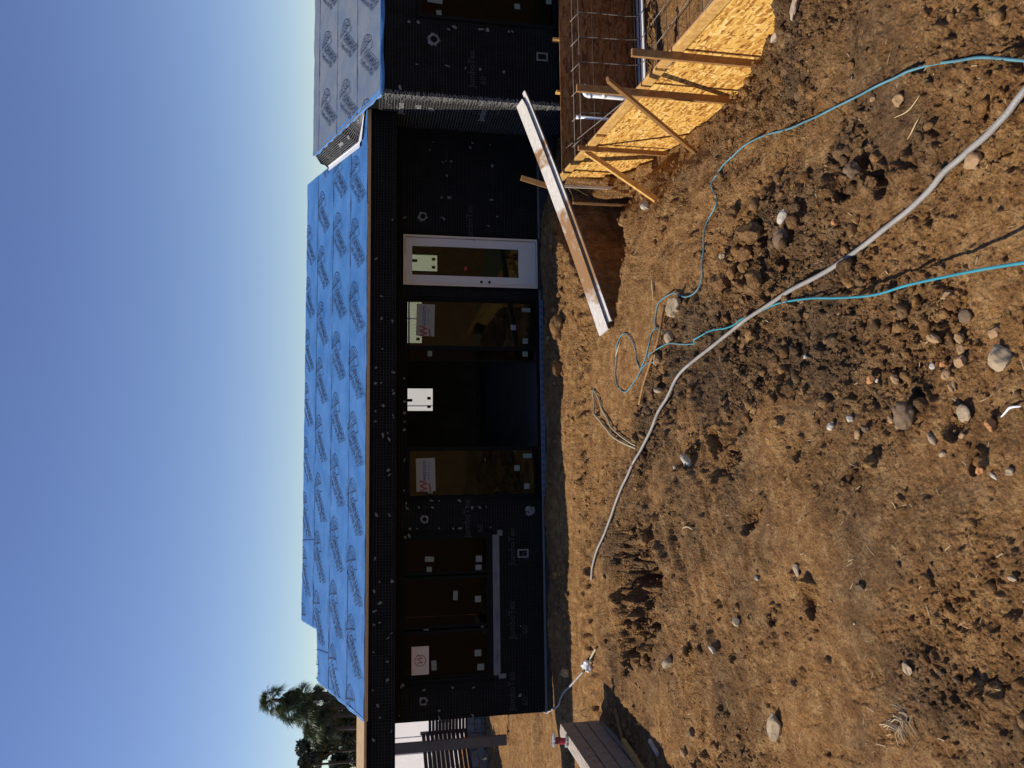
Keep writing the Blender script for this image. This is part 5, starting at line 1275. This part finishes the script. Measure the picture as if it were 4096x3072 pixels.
# frayed root fibres in the lower foreground
fr_ = empty('root_fibres', tuple(hit(3630, 2880)), 'frayed tangle of pale dry root fibres in the lower foreground', 'root'); r = random.Random(4); mb = MB()
for i in range(60):
    t = r.random(); x = 3590+55*t+r.uniform(-8, 8); y = 2930-75*t+r.uniform(-8, 8); P0 = hit(x, y); P0[2] += r.uniform(.0, .025); L = r.uniform(.03, .12); a = 1.0+r.uniform(-.5, .5)+(r.choice([0, 0, 2]))
    P = [P0, P0+np.array([math.cos(a)*L*.5, math.sin(a)*L*.5, r.uniform(0, .025)]), P0+np.array([math.cos(a+.4)*L, math.sin(a+.4)*L, r.uniform(-.01, .015)])]; mb.tube(P, r.uniform(.0015, .0045), 4)
mb.build('fibres', M['chip'], fr_)
# loose clods and grit, past counting
mbV = []; mbF = []; tn = []; r = np.random.default_rng(5); nn_ = 0
protos = [rock_verts(1, 500+i, ang=.5, sq=(1, .85, .7)) for i in range(14)]; protos2 = [rock_verts(2, 700+i, ang=.6, sq=(1, .85, .75)) for i in range(8)]
NN = 130000
dd = r.uniform(2.1, 13.2, NN)**1.0; kx = r.uniform(kk[0], kk[-1], NN); PX = kx*dd; PY = dd-D; _, pc, pt = ground_field(PX, PY, False)
sz = .0048*(1-r.random(NN))**(-.46); sz = np.minimum(sz, .055)*(.55+.75*pc)
ok = (r.random(NN) < np.clip(pc**2.3*1.3, .012, 1)) & (sz/dd > .0008) & ~((PX-np.array([form_x(y) for y in PY]) > -.06) & (PY < -1.4))
cnt = 0
for i in np.nonzero(ok)[0]:
    if cnt > 30000: break
    big = sz[i] > .02; V, f = (protos2 if big else protos)[int(r.integers(8 if big else 14))]
    a = r.random()*6.28; ca, sa = math.cos(a), math.sin(a); s_ = sz[i]
    W = np.stack([V[:, 0]*ca-V[:, 1]*sa, V[:, 0]*sa+V[:, 1]*ca, V[:, 2]+.35], -1)*s_+np.array([PX[i], PY[i], gz(PX[i], PY[i])])
    mbV.append(W); mbF.append(np.array(f)+nn_); nn_ += len(V); tn.append(np.full(len(V), float(np.clip(pt[i]*.9+r.uniform(-.3, .3), 0, 1)))); cnt += 1
VV = np.concatenate(mbV); FF = np.concatenate(mbF); me = fast_mesh('loose_clods', VV, FF, 3)
at = me.attributes.new('tone', 'FLOAT', 'POINT'); at.data.foreach_set('value', np.concatenate(tn).astype(np.float32)); me.materials.append(M['clod'])
o = bpy.data.objects.new('loose_clods', me); COL.objects.link(o); o['kind'] = 'stuff'; tag(o, 'loose clods and pebbles of brown dirt strewn over the whole site', 'clods')
print('clods', cnt)
# straw and wood chips, past counting
mb = MB(); r = random.Random(9)
for i in range(900):
    d_ = r.uniform(2.2, 12); k_ = r.uniform(kk[0], kk[-1]); x, y = k_*d_, d_-D
    if x > form_x(y)-.1 and y < -1.4: continue
    z = gz(x, y)+.004; a = r.uniform(0, 3.14); L = r.uniform(.008, .03)*(1.6 if r.random() < .1 else 1); w = r.uniform(.002, .005)
    mb.beam((x-L*math.cos(a), y-L*math.sin(a), z), (x+L*math.cos(a), y+L*math.sin(a), z+r.uniform(-.004, .008)), w, w*.6)
o = mb.build('straw_litter', M['chip'], loc=(0, -6, 0)); o['kind'] = 'stuff'; tag(o, 'bits of straw and wood chip scattered over the dirt', 'litter')

# ------------------------------------------------------------------ behind the house, left
P = on(1970, 2960, 'Y', 5.0); zg = -.1
mb = MB(); px0 = on(1970, 2944, 'Y', 5)[0]; px1 = on(1970, 2984, 'Y', 5)[0]
mb.box(min(px0, px1)-.0, max(px0, px1), 4.97, 5.05, -.2, 3.0); tag(mb.build('patio_post', M['postgrey']), 'grey wrapped patio post under the roof edge, left of the house', 'post')
# fence in sections standing on grey blocks
def fence(A, B, ztop0, ztop1, zb, label, panel_boards=12, backing=True):
    A = np.array(A, float); B = np.array(B, float); root = empty('slat_fence', (A[0], A[1], zb), label, 'fence', 'slat fence sections behind the patio')
    d = (B-A); L = np.linalg.norm(d); d /= L
    for k in range(panel_boards):
        t0 = (k+.05)/panel_boards; t1 = (k+.88)/panel_boards
        mb = MB(); z0 = zb+(ztop0-zb)*t0; z1 = zb+(ztop0-zb)*t1
        mb.beam((A[0], A[1], (z0+z1)/2), (B[0], B[1], (z0+z1)/2+(ztop1-ztop0)), .03, z1-z0); mb.build('slat', M['slat'], root)
    for q in (A, B):
        mb = MB(); mb.box(q[0]-.04, q[0]+.04, q[1]+.02, q[1]+.10, zb-.3, max(ztop0, ztop1)+.02); mb.build('post', M['grey'], root)
    return root
def xyz(x, y, Y): P = on(x, y, 'Y', Y); return P
a = xyz(1713, 2840, 9.0); b = xyz(1713, 2936, 9.0)
fence((a[0], 9.0), (b[0], 9.0), 1.35, 1.35, .2, 'dark slat fence section, farthest and narrowest, directly left of the house wall')
c0 = xyz(1690, 2937, 9.0); c1 = on(1735, 3045, 'Z', c0[2])
fence((c0[0], 9.0), (c0[0]-.95, 7.2), 1.55, 1.55, .1, 'dark slat fence section slanting forward behind the patio post')
fence((c0[0]-.97, 7.15), (c0[0]-2.4, 4.6), 1.75, 1.75, .0, 'dark slat fence section nearest the camera at the far left')
gb = empty('garden_wall', (-8, 9, -.3), 'low grey block wall under the slat fence behind the patio', 'wall')
def gblocks(A, B, z0, n, rows):
    A = np.array(A, float); B = np.array(B, float)
    for r_ in range(rows):
        for i in range(n+1):
            t0 = (i-(.5 if r_ % 2 else 0))/n; t1 = t0+1/n; t0 = max(0, t0); t1 = min(1, t1)
            if t1-t0 < .05: continue
            p = A+(B-A)*(t0+.01); q = A+(B-A)*(t1-.01); mb = MB(); mb.beam((p[0], p[1], z0+.2*r_+.1), (q[0], q[1], z0+.2*r_+.1), .2, .185); mb.build('block', M['greyblock'], gb)
gblocks((a[0]+.2, 8.85), (b[0]-.05, 8.85), -.35, 3, 3); gblocks((c0[0]-.05, 8.8), (c0[0]-2.4, 4.5), -.35, 8, 3)
# white neighbouring buildings catching the sun
def white_building(A, B, h, label, depth=8, trim=True, base=-.3):
    A = np.array(A, float); B = np.array(B, float); root = empty('white_building', (A[0], A[1], base), label, 'building'); d = (B-A)/np.linalg.norm(B-A); nn2 = np.array([-d[1], d[0]]); 
    if nn2[1] < 0: nn2 = -nn2
    L = np.linalg.norm(B-A); mb = MB(); 
    P = [A, B, B+nn2*depth, A+nn2*depth]
    mb.add([f3(p, base) for p in P]+[f3(p, h) for p in P], [(0, 3, 2, 1), (4, 5, 6, 7), (0, 1, 5, 4), (1, 2, 6, 5), (2, 3, 7, 6), (3, 0, 4, 7)]); mb.build('wall', M['white'], root)
    k = 0.8
    while k < L:
        p = A+d*k-nn2*.01; mb = MB(); mb.beam(f3(p, base), f3(p, h), .02, .02, up=(1, 0, 0)); mb.build('wall_seam', M['flash'], root); k += 1.22
    return root, A, d, nn2, L
wb, A_, d_, n2_, L_ = white_building((-22, 26), (-8.6, 12.6), 2.9, 'bright white sunlit building wall seen under the patio roof')
mb = MB(); p = A_-n2_*.15; q = A_+d_*L_-n2_*.15; mb.beam(f3(p, 2.62), f3(q, 2.62), .06, .10); mb.build('pipe', M['grey'], wb)
mb = MB(); p = A_-n2_*.10; q = A_+d_*L_-n2_*.10; mb.beam(f3(p, .55), f3(q, .55), .06, .5); mb.build('grey_band', M['grey'], wb)
P = A_+d_*(L_*.52)-n2_*.2; mb = MB(); mb.box(P[0]-.12, P[0]+.12, P[1]-.15, P[1]+.1, 2.2, 2.5); mb.build('wall_lamp', M['frameblk'], wb)
white_building((-1.5, 17.5), (8.5, 9.4), 2.85, 'bright white sunlit wall seen through the back windows of the house', 3)
# --- palms
def palm(x, y_, Y, zc, rad, zbase, seed, label, lean=.0):
    r = random.Random(seed); X = x; root = empty('palm_tree', (X, Y, -.2), label, 'palm tree', 'palm trees beyond the roof')
    mb = MB(); mb.tube(smooth_path([(X+lean*3, Y, -.2), (X+lean*1.5, Y, zc*.5), (X, Y, zc)], 8), [.12-.001*i for i in range(17)], 10); mb.build('trunk', M['bark'], root, smooth=True)
    for dead in (False, True):
        mb = MB(); nf = 44 if not dead else 26
        for i in range(nf):
            az = r.uniform(0, 6.28); el = r.uniform(-.55, 1.35) if not dead else r.uniform(-1.35, -.7)
            dv = np.array([math.cos(az)*math.cos(el), math.sin(az)*math.cos(el), math.sin(el)]); Lp = rad*(r.uniform(.50, .68) if not dead else r.uniform(.35, .85))
            P0 = np.array([X, Y, zc+(0 if not dead else -.3)]); hub = P0+dv*Lp+np.array([0, 0, -.08*Lp]); mb.tube([P0, P0+dv*Lp*.5+np.array([0, 0, .03]), hub], .018, 3, False)
            side = np.cross(dv, (0, 0, 1)); side /= np.linalg.norm(side)+1e-6; upv = np.cross(side, dv); roll = r.uniform(-.9, .9); s2 = side*math.cos(roll)+upv*math.sin(roll)
            nb = 15; R_ = rad*r.uniform(.62, .95)
            for k in range(nb):
                t = (k/(nb-1)-.5)*2.5; bd = dv*math.cos(t)+s2*math.sin(t); Lb = R_*(1-.25*abs(t)/1.3)*r.uniform(.85, 1.1)
                w_ = np.cross(bd, np.cross(dv, s2)); w_ /= np.linalg.norm(w_)+1e-6
                m_ = hub+bd*Lb*.6+np.array([0, 0, -.04*Lb]); tip = hub+bd*Lb+np.array([0, 0, -Lb*r.uniform(.2, .6)])
                mb.add([hub, m_+w_*.026*rad, m_-w_*.026*rad, tip], [(0, 1, 2), (1, 3, 2)])
        mb.build('crown' if not dead else 'dry_skirt', M['palm' if not dead else 'palmdead'], root)
YP = 34.0
def pp(x, y, rad, seed, lb, lean=0): P = on(x, y, 'Y', YP); palm(P[0], 0, YP, P[2], rad, 0, seed, lb, lean)
pp(1092, 2802, .78, 1, 'tallest fan palm, its shaggy crown highest above the roof', -.05)
pp(1160, 2835, .78, 2, 'second fan palm, crown just left of and below the tallest one', -.1)
pp(1215, 2780, .62, 3, 'smaller fan palm nearest the roof, crown below the tallest palm')
pp(1235, 2865, .85, 4, 'broad fan palm in the middle of the cluster', -.1)
pp(1262, 2915, .70, 5, 'fan palm at the left side of the cluster', -.1)
# --- leafy trees
def tree(x, Y, zc, rx, rz, seed, label, mat='leaf', n=2600, ls=.16, holes=0.45, name='leafy_tree', group='trees beyond the roof', trunkx=0):
    r = random.Random(seed); X = x; root = empty(name, (X+trunkx, Y, -.2), label, 'tree', group); cl = []
    mb = MB(); mb.tube(smooth_path([(X+trunkx, Y, -.2), (X+trunkx*.7, Y, zc*.4), (X, Y, zc-.2*rz)], 6), [.13-.006*i for i in range(13)], 8); 
    for i in range(16):
        a = r.uniform(0, 6.28); e = r.uniform(-.5, 1.3); q = r.uniform(.45, .95); c = np.array([X+rx*q*math.cos(a)*math.cos(e), Y+rx*q*math.sin(a)*math.cos(e), zc+rz*q*math.sin(e)]); cl.append((c, r.uniform(.22, .42)*rx))
        mb.tube([(X+trunkx*.3, Y, zc-.45*rz), (np.array([X, Y, zc-.2*rz])+c)/2+np.array([0, 0, -.1]), c], [.09, .06, .03], 5, False)
    mb.build('trunk', M['bark'], root, smooth=True); mb = MB()
    for i in range(int(n*1.9)):
        c, R_ = r.choice(cl); v = np.array([r.gauss(0, 1) for _ in range(3)]); v /= np.linalg.norm(v); P = c+v*R_*r.uniform(.55, 1.05)*np.array([1, 1, .75])
        a = np.array([r.gauss(0, 1) for _ in range(3)]); a /= np.linalg.norm(a); b = np.cross(a, v); b /= np.linalg.norm(b)+1e-6; s_ = ls*r.uniform(.6, 1.3)
        mb.add([P-a*s_, P+b*s_*.45, P+a*s_, P-b*s_*.45], [(0, 1, 2, 3)])
    mb.build('crown', M[mat], root)
def tt(x, y, Y, rpx, zf, seed, lb, **k): P = on(x, y, 'Y', Y); R_ = rpx*float(np.dot(P-CP, FW))/FPX; tree(P[0], Y, P[2], R_, R_*zf, seed, lb, **k)
tt(1290, 3010, 40, 95, 1.0, 11, 'dark spreading tree with gaps in its crown at the far left edge', mat='leafdark', n=3400, ls=.17)
tt(1225, 3062, 38, 42, .9, 12, 'dark crown tip at the left edge, above the spreading tree', mat='leafdark', n=1200, ls=.13)
tt(1320, 2925, 39, 105, .8, 13, 'mid green bushy tree behind the palm trunks', n=3400, ls=.16)
tt(1400, 3000, 44, 120, .7, 14, 'lower dark tree filling the skyline just above the roof edge', mat='leafdark', n=4200, ls=.18)
tt(1400, 2880, 40, 75, .8, 15, 'yellow green shrubby tree close beside the blue roof', n=1600, ls=.14)
tt(1340, 2800, 41, 60, .8, 16, 'grey green tree directly under the palm crowns', n=1700, ls=.14)
# distant roofs between the trunks
def far_house(x, y, Y, w, h, roofm, wallm, label):
    P = on(x, y, 'Y', Y); root = empty('distant_house', (P[0], Y, 0), label, 'house'); X = P[0]; Z = P[2]
    mb = MB(); mb.box(X-w/2, X+w/2, Y, Y+5, 0, Z); mb.build('wall', M[wallm], root)
    mb = MB(); a = [(X-w/2-.3, Y-.3, Z), (X+w/2+.3, Y-.3, Z), (X+w/2+.3, Y+5.3, Z), (X-w/2-.3, Y+5.3, Z), (X, Y-.3, Z+h), (X, Y+5.3, Z+h)]
    mb.add(a, [(0, 1, 4), (2, 3, 5), (0, 4, 5, 3), (1, 2, 5, 4), (0, 3, 2, 1)]); mb.build('roof', M[roofm], root)
    mb = MB(); mb.beam((X-w/2-.3, Y-.36, Z), (X, Y-.36, Z+h), .06, .22); mb.beam((X+w/2+.3, Y-.36, Z), (X, Y-.36, Z+h), .06, .22); mb.build('bargeboard', M['flash'], root)
    mb = MB(); mb.box(X-.5, X+.5, Y-.02, Y, Z-1.3, Z-.3); wv = mb.build('window', M['frameblk'], root)
far_house(1385, 2812, 52, 2.6, 1.3, 'greyroof', 'white', 'small grey gabled roof with white bargeboards behind the palm trunks')
far_house(1362, 2925, 60, 4.0, 1.0, 'rooftile', 'white', 'distant house with a red tiled roof behind the trees')
far_house(1372, 2985, 66, 3.0, 1.0, 'rooftile', 'white', 'second distant red roof farther left behind the trees')
# aerial and wires
for o in list(scn.objects):
    if o.type == 'MESH' and o.parent is None and 'kind' not in o and 'label' not in o: print('unlabelled', o.name)
scn.render.engine = 'CYCLES'
scn.cycles.max_bounces = 8; scn.cycles.transparent_max_bounces = 12
